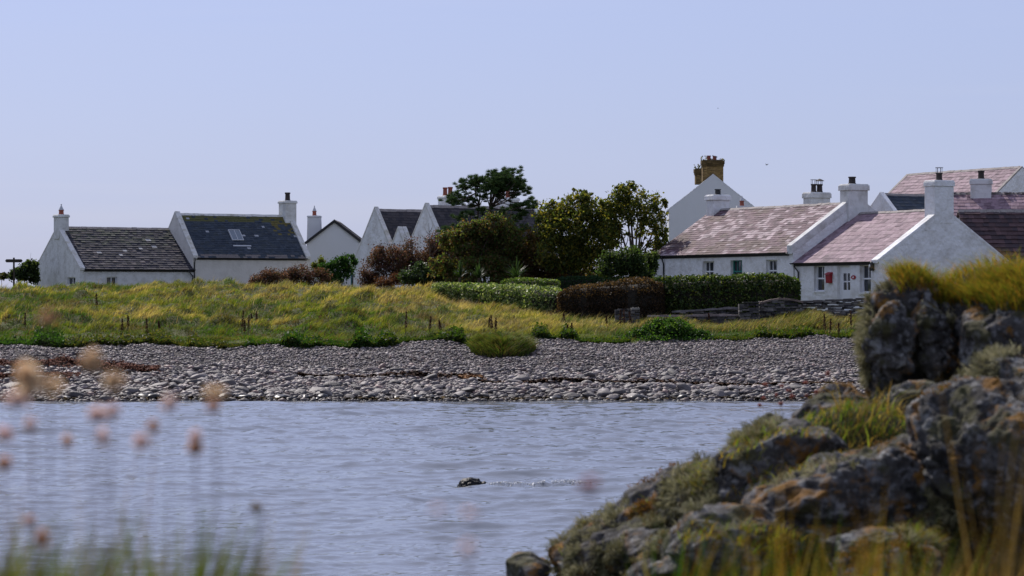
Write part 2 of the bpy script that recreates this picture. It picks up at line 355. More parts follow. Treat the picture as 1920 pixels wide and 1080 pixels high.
while k < 285:
    d = 119.9 + 8.6 * r2.random() ** 1.25; x = d * (r2.random() * 2 - 1) * .178
    s = .17 + .17 * r2.random() ** 2
    u = x / d * F + CX
    if u > 1520: continue
    if any((x - a) ** 2 + (d - b_) ** 2 < (s + c) ** 2 * .55 for a, b_, c in placed): continue
    placed.append((x, d, s))
    wet = d < 120.7 and r2.random() < .6
    o = bpy.data.objects.new('beach_cobble', (wetc[k % 4] if wet else cob[k % 10])); COL.objects.link(o)
    o.location = (x, d, float(landz(x, d)) + s * .15); o.scale = (s * (1 + .5 * r2.random()), s * (.75 + .4 * r2.random()), s * (.45 + .3 * r2.random()))
    o.rotation_euler = (r2.normal(0, .15), r2.normal(0, .22), r2.random() * 6.28)
    if wet: tag(o, 'dark wet cobble lying right at the water edge of the beach', 'stone', 'wet cobbles at the water edge')
    else: tag(o, 'dry grey rounded cobble in the band of larger stones above the waterline', 'stone', 'large cobbles along the waterline')
    k += 1
def flakes(n, gen, cols, size, name, label, cat, up=.02):
    r = np.random.default_rng(abs(hash(name)) % 1000 + n); x, d = gen(n, r)
    p = np.stack([x, d, landz(x, d) + up + .09 * r.random(n)], -1)
    V0 = np.array([[-1, 0, 0], [0, -.4, .12], [1, .1, 0], [.1, .45, .16]])
    a = r.random(n) * 6.28; ca, sa = np.cos(a)[:, None], np.sin(a)[:, None]
    s = (size * (.5 + r.random(n)))[:, None]
    Vx = np.stack([(V0[:, 0] * ca - V0[:, 1] * sa) * s, (V0[:, 0] * sa + V0[:, 1] * ca) * s, V0[:, 2][None] * s + r.normal(0, .02, (n, 4))], -1) + p[:, None]
    c = np.array(cols)[r.integers(0, len(cols), n)] * (.6 + .7 * r.random((n, 1)))
    Fq = np.arange(4 * n).reshape(n, 4)
    return tag(obj(name, Vx.reshape(-1, 3), Fq, M['weed'], col=c), label, cat, kind='stuff')
def strip(u0, u1, d0, wob, wid):
    def g(n, r):
        u = u0 + (u1 - u0) * r.random(n); d = d0 + wob * fbm(u / 120., u * 0, seed=int(d0 * 10), oct=3) + r.normal(0, wid, n) * (.4 + .8 * np.abs(vnoise(u / 25, u * 0, seed=4)))
        return (u - CX) / F * d, d
    return g
RB = [(.15, .055, .035), (.12, .045, .03), (.18, .075, .045), (.09, .045, .035)]
flakes(9000, strip(-200, 300, 129.6, 1.2, .55), RB, .075, 'seaweed', 'rust red strandline of dried seaweed at the left of the beach', 'seaweed', .10)
flakes(4200, strip(-200, 150, 127.0, 1.0, .5), RB, .075, 'seaweed', 'shorter lower band of rust red dried seaweed at left', 'seaweed', .10)
flakes(2200, strip(900, 1600, 125.4, .5, .16), [(.035, .022, .016), (.06, .03, .02), (.09, .045, .025)], .16, 'seaweed', 'dark brown strandline of seaweed across the right of the beach', 'seaweed', .05)
flakes(1000, strip(560, 900, 127.2, .8, .25), [(.08, .04, .025), (.05, .03, .02)], .13, 'seaweed', 'thin broken brown seaweed line in the middle of the beach', 'seaweed', .05)
flakes(2400, strip(-200, 1600, 120.15, .18, .16), [(.05, .035, .015), (.09, .06, .02), (.025, .02, .014)], .12, 'seaweed', 'olive brown wet seaweed along the waterline', 'seaweed', .03)
flakes(500, strip(862, 905, 127.0, .2, .25), [(.28, .15, .07), (.22, .11, .05)], .1, 'seaweed', 'tan heap of dry weed on the shingle below the grassy clump', 'seaweed', .06)

# ------------------------------------------------------------------ blades and leaves
def blades(base, h, w, lean, az, cols, curve=1.0):
    n = len(base); base = np.asarray(base, float)
    side = RNG.random(n) * 6.283; sx, sy = np.cos(side) * w / 2, np.sin(side) * w / 2
    lx, ly = np.cos(az) * lean * h, np.sin(az) * lean * h
    def pt(t, k):
        return base + np.stack([lx * t ** (1 + curve) + k * sx * (1 - t), ly * t ** (1 + curve) + k * sy * (1 - t), h * (t - .25 * lean * t * t)], -1)
    P = np.stack([pt(0., -1), pt(0., 1), pt(.5, 1.3), pt(.5, -1.3), pt(1., 0)], 1)
    i = (np.arange(n) * 5)[:, None]
    tri = np.concatenate([i + [0, 1, 2], i + [0, 2, 3], i + [3, 2, 4]], 1).reshape(-1, 3)
    return P.reshape(-1, 3), tri, np.repeat(cols, 3, 0)
def leaves(p, size, cols, rng, asp=.55, up=0.0):
    n = len(p); a = rng.normal(size=(n, 3)); a[:, 2] += up; a /= np.linalg.norm(a, axis=1)[:, None]
    b = rng.normal(size=(n, 3)); b -= (a * b).sum(1)[:, None] * a; b /= np.linalg.norm(b, axis=1)[:, None]; c = np.cross(a, b)
    s = (size * (.65 + .7 * rng.random(n)))[:, None]
    V = np.stack([p - a * s, p + b * s * asp - a * s * .1 + c * s * .15, p + a * s, p - b * s * asp - a * s * .1 + c * s * .15], 1)
    return V.reshape(-1, 3), np.arange(4 * n).reshape(n, 4), cols
def pal(cols, n, rng, var=.35, w=None):
    c = np.array(cols, float)[rng.choice(len(cols), n, p=w)]
    return c * (1 - var + 2 * var * rng.random((n, 1)))

# ------------------------------------------------------------------ meadow
rng = np.random.default_rng(71)
def meadow(n, d0, d1, pad=.225):
    d = 1 / (1 / d1 + (1 / d0 - 1 / d1) * rng.random(n)); x = d * (rng.random(n) * 2 - 1) * pad
    u = x / d * F + CX
    ok = (d > edge_d(u) + .25) & ~((u > 1300) & (d > 148))
    return x[ok], d[ok]
x, d = meadow(830000, 136, 186)
u = x / d * F + CX
n = len(x)
tuf = fbm(x / .9, d / 1.1, seed=15, oct=3); big = fbm(x / 3.3, d / 4.2, seed=5, oct=3); pat = fbm(x / 6.5, d / 5.0, seed=19, oct=3)
hh = (.12 + .19 * np.clip(tuf + .45, 0, 1.4)) * (.35 + 1.25 * rng.random(n) ** 1.5) * np.clip((d - 134) / 8, .55, 1)
hh *= np.where(u > 1180, .95, 1.0)
straw = np.clip(.40 + .42 * pat + .35 * tuf + .42 * fbm(x / .45, d / .7, seed=88, oct=2) + .35 * (rng.random(n) - .5), 0, 1)
straw = np.where((u > 700) & (u < 1150), np.clip(straw + .22, 0, 1), straw)
straw = np.clip(straw - .22 * np.clip((560 - u) / 450, 0, 1) + .16 * pat, 0, 1)
straw *= np.clip((d - 136) / 9, .25, 1)
A = np.array([.065, .125, .014]); B = np.array([.20, .215, .026]); C3 = np.array([.43, .345, .115])
cg = np.where(straw[:, None] < .5, A + (B - A) * (straw[:, None] * 2), B + (C3 - B) * (straw[:, None] * 2 - 1)) * (.5 + .95 * rng.random((n, 1)))
dk = np.clip(fbm(x / 1.6, d / 1.1, seed=63, oct=3) - .28, 0, .5) * 1.5; cg = cg * (1 - dk[:, None]) + np.array([.09, .06, .03]) * dk[:, None]
rd = rng.random(n) < .05; cg[rd] = np.array([.16, .075, .04])
az = .35 + 1.3 * fbm(x / 2.2, d / 2.2, seed=33, oct=2) + rng.normal(0, .7, n)
V, Fc, C = blades(np.stack([x, d, landz(x, d) - .02], -1), hh,   .024 + .016 * rng.random(n), .45 + .5 * rng.random(n), az, cg)
tag(obj('meadow_grass', V, Fc, M['grass'], col=C), 'rough olive and straw coloured grass over the hummocky bank', 'grass', kind='stuff')
# tall pale seed stalks rising out of it
x, d = meadow(9000, 140, 182); n = len(x)
keep = fbm(x / 5, d / 5, seed=52) > -.1; x, d = x[keep], d[keep]; n = len(x)
V, Fc, C = blades(np.stack([x, d, landz(x, d)], -1), .42 + .25 * rng.random(n), np.full(n, .022), .3 + .5 * rng.random(n), rng.normal(.4, .8, n), pal([(.34, .27, .12), (.26, .18, .08), (.40, .33, .2)], n, rng))
tag(obj('seed_grass', V, Fc, M['grass'], col=C), 'pale seeding grass stalks standing above the meadow', 'grass', kind='stuff')
# rank grass standing against the garden walls
n = 42000; u = 1140 + 540 * rng.random(n); d = 141.8 + 3.9 * rng.random(n) ** .8; x = (u - CX) / F * d
V, Fc, C = blades(np.stack([x, d, landz(x, d) - .03], -1), (.22 + .42 * rng.random(n) ** 1.6) * np.clip(.85 + .9 * fbm(x / 1.4, d / 1.4, seed=57, oct=3), .3, 1.5), .022 + .016 * rng.random(n), .4 + .6 * rng.random(n), rng.normal(.3, .9, n), pal([(.10, .14, .018), (.19, .20, .03), (.30, .26, .07), (.34, .27, .11), (.07, .11, .015), (.16, .09, .04)], n, rng, .45))
tag(obj('rank_grass', V, Fc, M['grass'], col=C), 'taller unkempt grass in front of the stone walls at right', 'grass', kind='stuff')
# leafy weeds fringing the shingle
def fringe(u0, u1, n, w, h, cols, size, name, label):
    r = np.random.default_rng(int(u0 + 3000)); u = u0 + (u1 - u0) * r.random(n); e = edge_d(u)
    n = n * 2; u = u0 + (u1 - u0) * r.random(n); e = edge_d(u); patch = np.clip(vnoise(u / 26, u * 0, seed=61) + .65, .18, 1)
    d = e + .1 + np.abs(r.normal(0, w, n)) * (.4 + patch); x = (u - CX) / F * d
    cols = [tuple(np.array(c) * np.array([.52, .44, .5])) for c in cols]; p = np.stack([x, d, landz(x, d) + h * r.random(n) * patch], -1)
    V, Fc, C = leaves(p, size, pal(cols, n, r), r, up=.4)
    tag(obj(name, V, Fc, M['leaf'], col=C), label, 'plants', kind='stuff')
fringe(-150, 120, 3600, 1.4, .5, [(.03, .10, .012), (.05, .14, .02)], .1, 'leafy_weeds', 'bright green leafy weeds along the turf edge at far left')
fringe(120, 460, 3800, .9, .3, [(.07, .11, .02), (.05, .10, .02), (.12, .14, .03)], .085, 'leafy_weeds', 'yellow green low weeds along the left turf edge')
fringe(460, 720, 5200, 1.0, .55, [(.03, .10, .012), (.04, .12, .018), (.08, .13, .02)], .1, 'leafy_weeds', 'dark green leafy weeds along the turf edge below the red brown bush')
fringe(720, 1180, 6200, .9, .42, [(.05, .12, .015), (.09, .14, .02), (.035, .09, .012)], .1, 'leafy_weeds', 'mixed green weeds along the middle turf edge')
fringe(1290, 1680, 4600, .8, .3, [(.05, .12, .015), (.10, .14, .02)], .09, 'leafy_weeds', 'fresh green weeds along the right turf edge')

# ------------------------------------------------------------------ dead dock stalks
def stalk(u, v, d, hpx, seed, label):
    r = np.random.default_rng(seed); x = (u - CX) / F * d; z = float(landz(x, d)); h = hpx * d / F
    e = empty('dock_stalk', (x, d, z)); tag(e, label, 'plant stalk', 'dead dock stalks in the grass')
    lean = r.normal(0, .06); m = MB(); m.tube([(0, 0, -.05), (lean * h * .4, 0, h * .5), (lean * h, 0, h)], [.014, .011, .006], 5, (.05, .025, .015)); m.build('stem', M['dead'], e)
    n = 150; t = .3 + .7 * r.random(n); rr = .05 * (1.1 - t) + .018
    a = r.random(n) * 6.28; p = np.stack([lean * h * t + rr * np.cos(a), rr * np.sin(a), t * h], -1)
    V, Fc, C = leaves(p, .032, pal([(.075, .03, .018), (.05, .022, .014), (.10, .045, .022)], n, r), r, asp=.7); obj('seed_head', V, Fc, M['dead'], e, col=C)
def vd(u, v):   # distance where the land shows at this picture height
    dd = np.arange(136, 180, .1); vv = HZ + (EYE - landz((u - CX) / F * dd, dd)) * F / dd
    return float(dd[np.argmin(np.abs(vv - v))])
DK = [(47, 620, 30, 'leftmost dead brown dock stalk, alone in green grass'), (182, 581, 28, 'lone dead dock stalk high in the grass below the lowest cottage'),
      (229, 628, 28, 'dead dock stalk, left one of a close pair near the left shingle edge'), (240, 622, 28, 'dead dock stalk, right one of a close pair near the left shingle edge'),
      (277, 636, 36, 'thick dead dock stalk standing just above the shingle, left part'), (299, 622, 18, 'short dead dock stalk right of the thick one at left'),
      (453, 626, 40, 'leftmost tall dead dock stalk in the cluster of five'), (459, 628, 26, 'second dead dock stalk from the left in the cluster of five'), (465, 628, 34, 'middle dead dock stalk in the cluster of five'),
      (472, 612, 22, 'fourth dead dock stalk from the left, set back in the cluster of five'), (481, 612, 26, 'rightmost dead dock stalk in the cluster of five'),
      (760, 628, 40, 'tall dark dead dock stalk standing alone mid meadow'), (805, 626, 30, 'dead dock stalk right of the tall lone one'), (827, 626, 24, 'shorter dead dock stalk left of the grassy clump on the shingle'),
      (917, 624, 26, 'dead dock stalk, left one of three above the grassy clump'), (923, 626, 32, 'dead dock stalk, middle one of three above the grassy clump'), (929, 626, 28, 'dead dock stalk, right one of three above the grassy clump'),
      (1056, 606, 18, 'short dead dock stalk below the brown hedge end'), (1064, 630, 20, 'left dead dock stalk of two low ones near the shingle, middle right'), (1071, 630, 22, 'right dead dock stalk of two low ones near the shingle, middle right'),
      (1137, 612, 18, 'dead dock stalk left of the low gate pillar'), (1163, 618, 34, 'first dead dock stalk in front of the low stone pillar'), (1171, 618, 34, 'second dead dock stalk in front of the low stone pillar'), (1184, 618, 30, 'third dead dock stalk in front of the low stone pillar'),
      (1329, 612, 22, 'dead dock stalk below the low wall, right of the green bush'), (1547, 632, 40, 'tall bushy dock stalk left of the foreground rock'), (1556, 634, 34, 'second bushy dock stalk left of the foreground rock'),
      (1572, 634, 26, 'third dock stalk, low, left of the foreground rock'), (1597, 622, 36, 'dock stalk nearest to the foreground rock edge')]
for i, (u, v, hp, lb) in enumerate(DK): stalk(u, v, vd(u, v), hp * 1.1, 900 + i, lb)

# ------------------------------------------------------------------ houses
SLV = [(.11, .066, .078), (.135, .082, .093), (.165, .108, .118), (.085, .052, .062), (.12, .072, .088), (.29, .23, .24)]      # purple Welsh slate
SLP = [.23, .23, .17, .14, .14, .09]
SLN = [(.25, .172, .195), (.22, .15, .17), (.28, .20, .22), (.15, .10, .12), (.26, .18, .205)]
SLD = [(.036, .048, .066), (.030, .041, .058), (.046, .058, .076), (.04, .05, .06)]                       # blue grey slate
SLB = [(.04, .04, .049), (.03, .031, .04), (.066, .058, .062), (.024, .025, .032)]                         # brown grey stone slate
SLK = [(.042, .038, .042), (.055, .048, .05), (.03, .028, .033)]
def slates(mb, P0, ax, up, L, Sl, rows, wid, cols, seed, p=None, thick=.014, lift=.03, moss=None):
    """courses of real slates lying over each other on one roof slope"""
    r = np.random.default_rng(seed); P0 = np.array(P0, float); ax = np.array(ax, float); up = np.array(up, float); nrm = np.cross(ax, up)
    if nrm[2] < 0: nrm = -nrm
    hs = Sl / rows
    for k in range(rows):
        x = -wid * (k % 2) * .5 - r.random() * .05
        while x < L - .02:
            w = wid * (.75 + .5 * r.random()); a0 = max(x, 0); a1 = min(x + w - .008, L); x += w
            if a1 - a0 < .03: continue
            s0 = k * hs - .012 * r.random(); s1 = min((k + 1) * hs + .05, Sl)
            l = lift * (.75 + .6 * r.random()); t0, t1 = r.normal(0, .003, 2)
            q = [P0 + ax * a0 + up * s0 + nrm * (l + t0), P0 + ax * a1 + up * s0 + nrm * (l + t1), P0 + ax * a1 + up * s1 + nrm * .012, P0 + ax * a0 + up * s1 + nrm * .012]
            b = [P0 + ax * a0 + up * s0 + nrm * (l - thick - .012), P0 + ax * a1 + up * s0 + nrm * (l - thick - .012)]
            c = np.array(cols[r.choice(len(cols), p=p)]) * (.85 + .3 * r.random())
            if moss is not None: c = moss(c, (a0 + a1) / 2 / L, (k + .5) / rows, r)
            V = q + b; n = mb.n
            mb.add(V, [(0, 1, 2, 3), (4, 5, 1, 0)], tuple(c))
def wall_cells(mb, P, a0, a1, b0, b1, holes, dep, col=(1, 1, 1)):
    xs = sorted({a0, a1, *[h[0] for h in holes], *[h[1] for h in holes]}); zs = sorted({b0, b1, *[h[2] for h in holes], *[h[3] for h in holes]})
    for i in range(len(xs) - 1):
        for j in range(len(zs) - 1):
            ca, cb = (xs[i] + xs[i + 1]) / 2, (zs[j] + zs[j + 1]) / 2
            if any(h[0] < ca < h[1] and h[2] < cb < h[3] for h in holes): continue
            mb.add([P(xs[i], zs[j], 0), P(xs[i + 1], zs[j], 0), P(xs[i + 1], zs[j + 1], 0), P(xs[i], zs[j + 1], 0)], [(0, 1, 2, 3)], col)
    for h in holes:
        x0, x1, z0, z1 = h[:4]
        for A, B in (((x0, z0), (x1, z0)), ((x1, z0), (x1, z1)), ((x1, z1), (x0, z1)), ((x0, z1), (x0, z0))):
            mb.add([P(*A, 0), P(*B, 0), P(*B, dep), P(*A, dep)], [(0, 1, 2, 3)], col)
        mb.add([P(x0, z0, dep + .3), P(x1, z0, dep + .3), P(x1, z1, dep + .3), P(x0, z1, dep + .3)], [(0, 1, 2, 3)], (.03, .03, .03))
def opening(parent, P, h, dep):
    x0, x1, z0, z1, kind = h; PP = lambda a, c, b: P(a, b, c)
    fm = {'g': M['green']}.get(kind, M['paint'])
    if kind == 'door':
        d = MB(); fr = .06
        d.box(x0, x0 + fr, dep - .09, dep, z0, z1, P=PP); d.box(x1 - fr, x1, dep - .09, dep, z0, z1, P=PP); d.box(x0 + fr, x1 - fr, dep - .09, dep, z1 - fr, z1, P=PP)
        zl = z0 + (z1 - z0) * .48; zt = z0 + (z1 - z0) * .84
        d.box(x0 + fr, x1 - fr, dep - .05, dep, z0, zl, P=PP); d.box(x0 + fr, x1 - fr, dep - .05, dep, zt, z1 - fr, P=PP)
        w = x1 - x0
        for a, b in ((x0 + fr, x0 + .22 * w), (x0 + .48 * w, x0 + .54 * w), (x0 + .80 * w, x1 - fr)): d.box(a, b, dep - .05, dep, zl, zt, P=PP)
        zm = (zl + zt) / 2; d.box(x0 + .22 * w, x0 + .48 * w, dep - .05, dep, zm - .03, zm + .03, P=PP); d.box(x0 + .54 * w, x0 + .80 * w, dep - .05, dep, zm - .03, zm + .03, P=PP)
        o = d.build('door', M['paint'], parent)
        g = MB(); g.box(x0 + .2 * w, x0 + .82 * w, dep + .002, dep + .012, zl, zt, P=PP); g.build('pane', M['glass'], o)
        return
    f = MB(); b = .065; y0, y1 = dep - .07, dep
    f.box(x0, x0 + b, y0, y1, z0, z1, P=PP); f.box(x1 - b, x1, y0, y1, z0, z1, P=PP); f.box(x0 + b, x1 - b, y0, y1, z1 - b, z1, P=PP); f.box(x0 + b, x1 - b, y0, y1, z0, z0 + b, P=PP)
    zm = (z0 + z1) / 2
    if kind in ('sash', 'g', 'tall'):
        f.box(x0 + b, x1 - b, y0 + .01, y1, zm - .04, zm + .04, P=PP)
        for t in ((.5,) if kind == 'tall' else (1 / 3, 2 / 3)):
            xx = x0 + (x1 - x0) * t
            f.box(xx - .018, xx + .018, y0 + .03, y1, zm + .04, z1 - b, P=PP)
            if kind == 'sash': f.box(xx - .018, xx + .018, y0 + .03, y1, z0 + b, zm - .04, P=PP)
        if kind == 'sash':
            zz = (zm + z0) / 2
            f.box(x0 + b, x1 - b, y0 + .04, y1 - .002, zz - .018, zz + .018, P=PP)
    else:
        f.box((x0 + x1) / 2 - .03, (x0 + x1) / 2 + .03, y0 + .01, y1, z0 + b, z1 - b, P=PP)
    o = f.build('window', fm, parent)
    g = MB(); g.box(x0 + b * .5, x1 - b * .5, dep + .002, dep + .012, z0 + b * .5, z1 - b * .5, P=PP); g.build('pane', M['glass'], o)
    s = MB(); s.box(x0 - .02, x1 + .02, -.05, dep - .072, z0 - .07, z0 + .01, P=PP); s.build('sill', M['paint'], o)
def chimney(parent, cx, cy, wx, wy, z0, z1, m, pots, cap=.07, caph=.22, band=False, colr=(1, 1, 1), taper=0):
    b = MB(); h = lambda e, z: [(cx - wx / 2 - e, cy - wy / 2 - e, z), (cx + wx / 2 + e, cy - wy / 2 - e, z), (cx + wx / 2 + e, cy + wy / 2 + e, z), (cx - wx / 2 - e, cy + wy / 2 + e, z)]
    b.prism(h(taper, z0), h(0, z1 - caph), colr)
    b.prism(h(cap, z1 - caph + .002), h(cap * .9, z1 - .04), colr); b.prism(h(cap * .55, z1 - .038), h(cap * .1, z1 + .03), colr)
    o = b.build('chimney', m, parent, bevel=.025)
    for (dx, dy, r, ph, pm, cowl) in pots:
        p = MB(); n = 16; zz = z1 + .02
        p.lathe([(r * 1.12, 0), (r * 1.15, ph * .12), (r, ph * .16), (r * .92, ph * .8), (r * 1.13, ph * .86), (r * 1.1, ph), (r * .8, ph), (r * .75, ph * .7)], (cx + dx, cy + dy, zz), n)
        p.build('chimney_pot', M[pm], o, smooth=False)
        if cowl == 'cone':
            c = MB(); c.lathe([(r * 1.05, 0), (r * .55, .2), (r * .12, .36), (r * .3, .38), (r * .25, .44), (.01, .47)], (cx + dx, cy + dy, zz + ph), 14); c.build('cowl', M['galv'], o)
        elif cowl in ('cage', 'hat'):
            c = MB(); hh = .26
            for k in range(6):
                a = k * math.pi / 3; q = (cx + dx + r * .95 * math.cos(a), cy + dy + r * .95 * math.sin(a))
                c.tube([(*q, zz + ph - .02), (*q, zz + ph + hh)], .014, 5)
            if cowl == 'cage': c.lathe([(r * 1.25, 0), (r * 1.25, .035)], (cx + dx, cy + dy, zz + ph + hh), 14)
            else: c.lathe([(r * 1.7, 0), (r * .9, .09), (.02, .15)], (cx + dx, cy + dy, zz + ph + hh - .06), 14)
            c.build('cowl', M['galv'] if cowl == 'cage' else M['darkpot'], o)
    return o
def house(name, label, org, phi, L, Wd, eh, rh, wall='white', slate=SLV, sp=None, rows=18, swid=.34, smat='slate', cop=(1, 1), copmat='coping', cw=.34, chs=(), front=(), left=(), right=(),
          gut=True, pipes=(), lift=.03, moss=None, seed=1, dep=.2, barge=False, ridgem='ridge', copz=.2, ov=.14, skylight=None, ridge=True):
    e = empty(name, org, phi); tag(e, label, 'house')
    w = MB(); PF = lambda a, b, c: (a, c, b); PL = lambda a, b, c: (c, Wd - a, b); PR = lambda a, b, c: (L - c, a, b)
    B0 = -1.2
    wall_cells(w, PF, 0, L, B0, eh, front, dep); w.add([(0, Wd, B0), (L, Wd, B0), (L, Wd, eh), (0, Wd, eh)], [(0, 1, 2, 3)])
    wall_cells(w, PL, 0, Wd, B0, eh, left, dep); wall_cells(w, PR, 0, Wd, B0, eh, right, dep)
    for xx in (0, L): w.add([(xx, 0, eh), (xx, Wd, eh), (xx, Wd / 2, rh)], [(0, 1, 2)])
    w.build('wall', M[wall], e)
    Sl = math.hypot(Wd / 2, rh - eh); cy, sy = Wd / 2 / Sl, (rh - eh) / Sl
    x0 = cw * .8 if cop[0] else -.12; x1 = L - cw * .8 if cop[1] else L + .12
    rb = MB(); c0 = tuple(np.mean(slate, 0))
    ovh = ov
    for side in (0, 1):
        up = np.array([0, cy if side == 0 else -cy, sy]); base = np.array([x0, 0 if side == 0 else Wd, eh]) - up * ovh
        nrm = np.array([0, -sy if side == 0 else sy, cy])
        q = [base - nrm * .06, base + [x1 - x0, 0, 0] - nrm * .06, base + [x1 - x0, 0, 0] + up * (Sl + ovh) - nrm * .06, base + up * (Sl + ovh) - nrm * .06]
        t = [k + nrm * .06 for k in q]; rb.prism(q, t, c0)
        slates(rb, base, (1, 0, 0), up, x1 - x0, Sl + ovh, rows, swid, slate, seed + side, sp, lift=lift, moss=moss if side == 0 else None)
    roof = rb.build('roof', M[smat], e)
    if ridge:
        r = MB(); xx = x0; rr = np.random.default_rng(seed + 5)
        while xx < x1 - .05:
            xe = min(xx + .42, x1); dz = rr.normal(0, .008)
            r.add([(xx, Wd / 2 - .15, rh - .15 * sy / cy + .05 + dz), (xx, Wd / 2, rh + .075 + dz), (xx, Wd / 2 + .15, rh - .15 * sy / cy + .05 + dz), (xe - .012, Wd / 2 - .15, rh - .15 * sy / cy + .05 + dz), (xe - .012, Wd / 2, rh + .075 + dz), (xe - .012, Wd / 2 + .15, rh - .15 * sy / cy + .05 + dz)],
                  [(0, 1, 4, 3), (1, 2, 5, 4), (0, 2, 1), (3, 4, 5)]); xx = xe
        r.build('ridge_tiles', M[ridgem], roof)
    if skylight:
        a, s, wd_, ht = skylight; up = np.array([0, cy, sy]); nrm = np.array([0, -sy, cy]); b0 = np.array([a, 0, eh]) + up * s
        def PS(i, j, k): return b0 + np.array([i, 0, 0]) + up * j + nrm * k
        k = MB()
        for q in ((0, wd_, 0, .06), (0, wd_, ht - .06, ht), (0, .06, .06, ht - .06), (wd_ - .06, wd_, .06, ht - .06), (wd_ / 2 - .03, wd_ / 2 + .03, .06, ht - .06)): k.box(q[0], q[1], q[2], q[3], .0, .11, P=PS)
        o = k.build('skylight', M['galv'], roof); g = MB(); g.box(.05, wd_ - .05, .05, ht - .05, .04, .085, P=PS); g.build('pane', M['skyglass'], roof)
        k = MB(); k.box(-.1, wd_ + .45, -.62, -.5, .0, .045, P=PS); k.build('flashing', M['galv'], roof)
    for i, on in enumerate(cop):
        if not on: continue
        xa, xb = (-.012, cw) if i == 0 else (L - cw, L + .012); c = MB(); tz = copz / cy
        for side in (0, 1):
            yy = lambda t: (t if side == 0 else Wd - t)
            ze = eh - ov * sy * .6
            bot = [(xa, yy(-ov * .7), ze - .12), (xb, yy(-ov * .7), ze - .12), (xb, yy(Wd / 2), rh - .05), (xa, yy(Wd / 2), rh - .05)]
            top = [(p[0], p[1], p[2] + tz + .05) for p in bot]; c.prism(bot, top)
        c.build('coping', M[copmat], e, bevel=.03)
    if barge:
        c = MB()
        for xx in (-.16, L + .12):
            for side in (0, 1):
                yy = lambda t: (t if side == 0 else Wd - t)
                bot = [(xx, yy(-.22), eh - .22 * sy / cy - .2), (xx + .04, yy(-.22), eh - .22 * sy / cy - .2), (xx + .04, yy(Wd / 2), rh - .2), (xx, yy(Wd / 2), rh - .2)]
                c.prism(bot, [(p[0], p[1], p[2] + .27) for p in bot])
        c.build('bargeboard', M['black'], e)
    if gut:
        g = MB(); zg = eh - ov * sy; yg = -ov * cy - .07; n = 7
        for xa, xb in ((x0 - (0 if cop[0] else .02), x1),):
            V = []
            for xx in (xa, xb):
                for k in range(n): a = math.pi + math.pi * k / (n - 1); V.append((xx, yg + .07 * math.cos(a), zg + .02 + .075 * math.sin(a)))
                for k in range(n): a = 2 * math.pi - math.pi * k / (n - 1); V.append((xx, yg + .055 * math.cos(a), zg + .02 + .06 * math.sin(a)))
            g.add(V, [(k, (k + 1) % (2 * n), 2 * n + (k + 1) % (2 * n), 2 * n + k) for k in range(2 * n)] + [tuple(range(2 * n)), tuple(range(2 * n, 4 * n))])
        g.build('gutter', M['black'], e)
        f = MB(); f.box(x0, x1, -.045, -.004, eh - .24, eh - .07); f.build('fascia', M['black'], e)
    for xp, kink in pipes:
        t = MB(); yg = -ov * cy - .07
        t.tube([(xp, yg, eh - .1), (xp, yg, eh - .25), (xp + kink, -.07, eh - .55), (xp + kink, -.07, eh - 1.2), (xp + kink, -.07, -.6)], .045, 8); t.build('downpipe', M['black'], e, smooth=True)
    for c in chs:
        chimney(e, *c[:-1], **c[-1])
    for h in front: opening(e, PF, h, dep)
    for h in left: opening(e, PL, h, dep)
    for h in right: opening(e, PR, h, dep)
    return e
def solve(u0, d0, dx, dy, u1):
    x0 = (u0 - CX) / F * d0; k = (u1 - CX) / F
    return (k * d0 - x0) / (dx - k * dy)
def zat(v, d): return EYE - (v - HZ) / F * d

# -- G: white cottage whose gable end faces the camera (front wall turned left)
TH = R(63); ct, st = math.cos(TH), math.sin(TH)
dG = 150.0; LG = solve(1648, dG, -ct, st, 1490); WG = solve(1648, dG, st, ct, 1890)
xG = (1648 - CX) / F * dG; oG = (xG - ct * LG, dG + st * LG, 3.55)
ehG = zat(488, dG) - 3.55; rhG = zat(393, dG + ct * WG / 2) - 3.55
def afront(u, org, phi):     # distance along a front wall at which it is seen at u
    return solve((org[0] / org[1]) * F + CX, org[1], math.cos(phi), math.sin(phi), u)
fG = lambda u: afront(u, oG, -TH)
wG = [(fG(1526), fG(1545.5), ehG - 1.62, ehG - .22, 'tall'), (fG(1570), fG(1594), .02, ehG - .26, 'door'), (fG(1612), fG(1633), ehG - 1.7, ehG - .22, 'tall')]
hG = house('cottage', 'white cottage with its broad blank gable and tall chimney nearest the camera at right', oG, -TH, LG, WG, ehG, rhG, slate=SLN, rows=13, swid=.46, cop=(0, 1), copmat='white', cw=.6, copz=.12, seed=11,
           chs=[(LG - .459, WG / 2, .95, 1.24, rhG - .75, zat(339, dG + 2) - 3.55, M['white'], [(0, 0, .17, .42, 'darkpot', 'cage')], dict(cap=.05, caph=.3, taper=.0))], front=wG, pipes=[(.25, .22)], dep=.26, lift=.022)
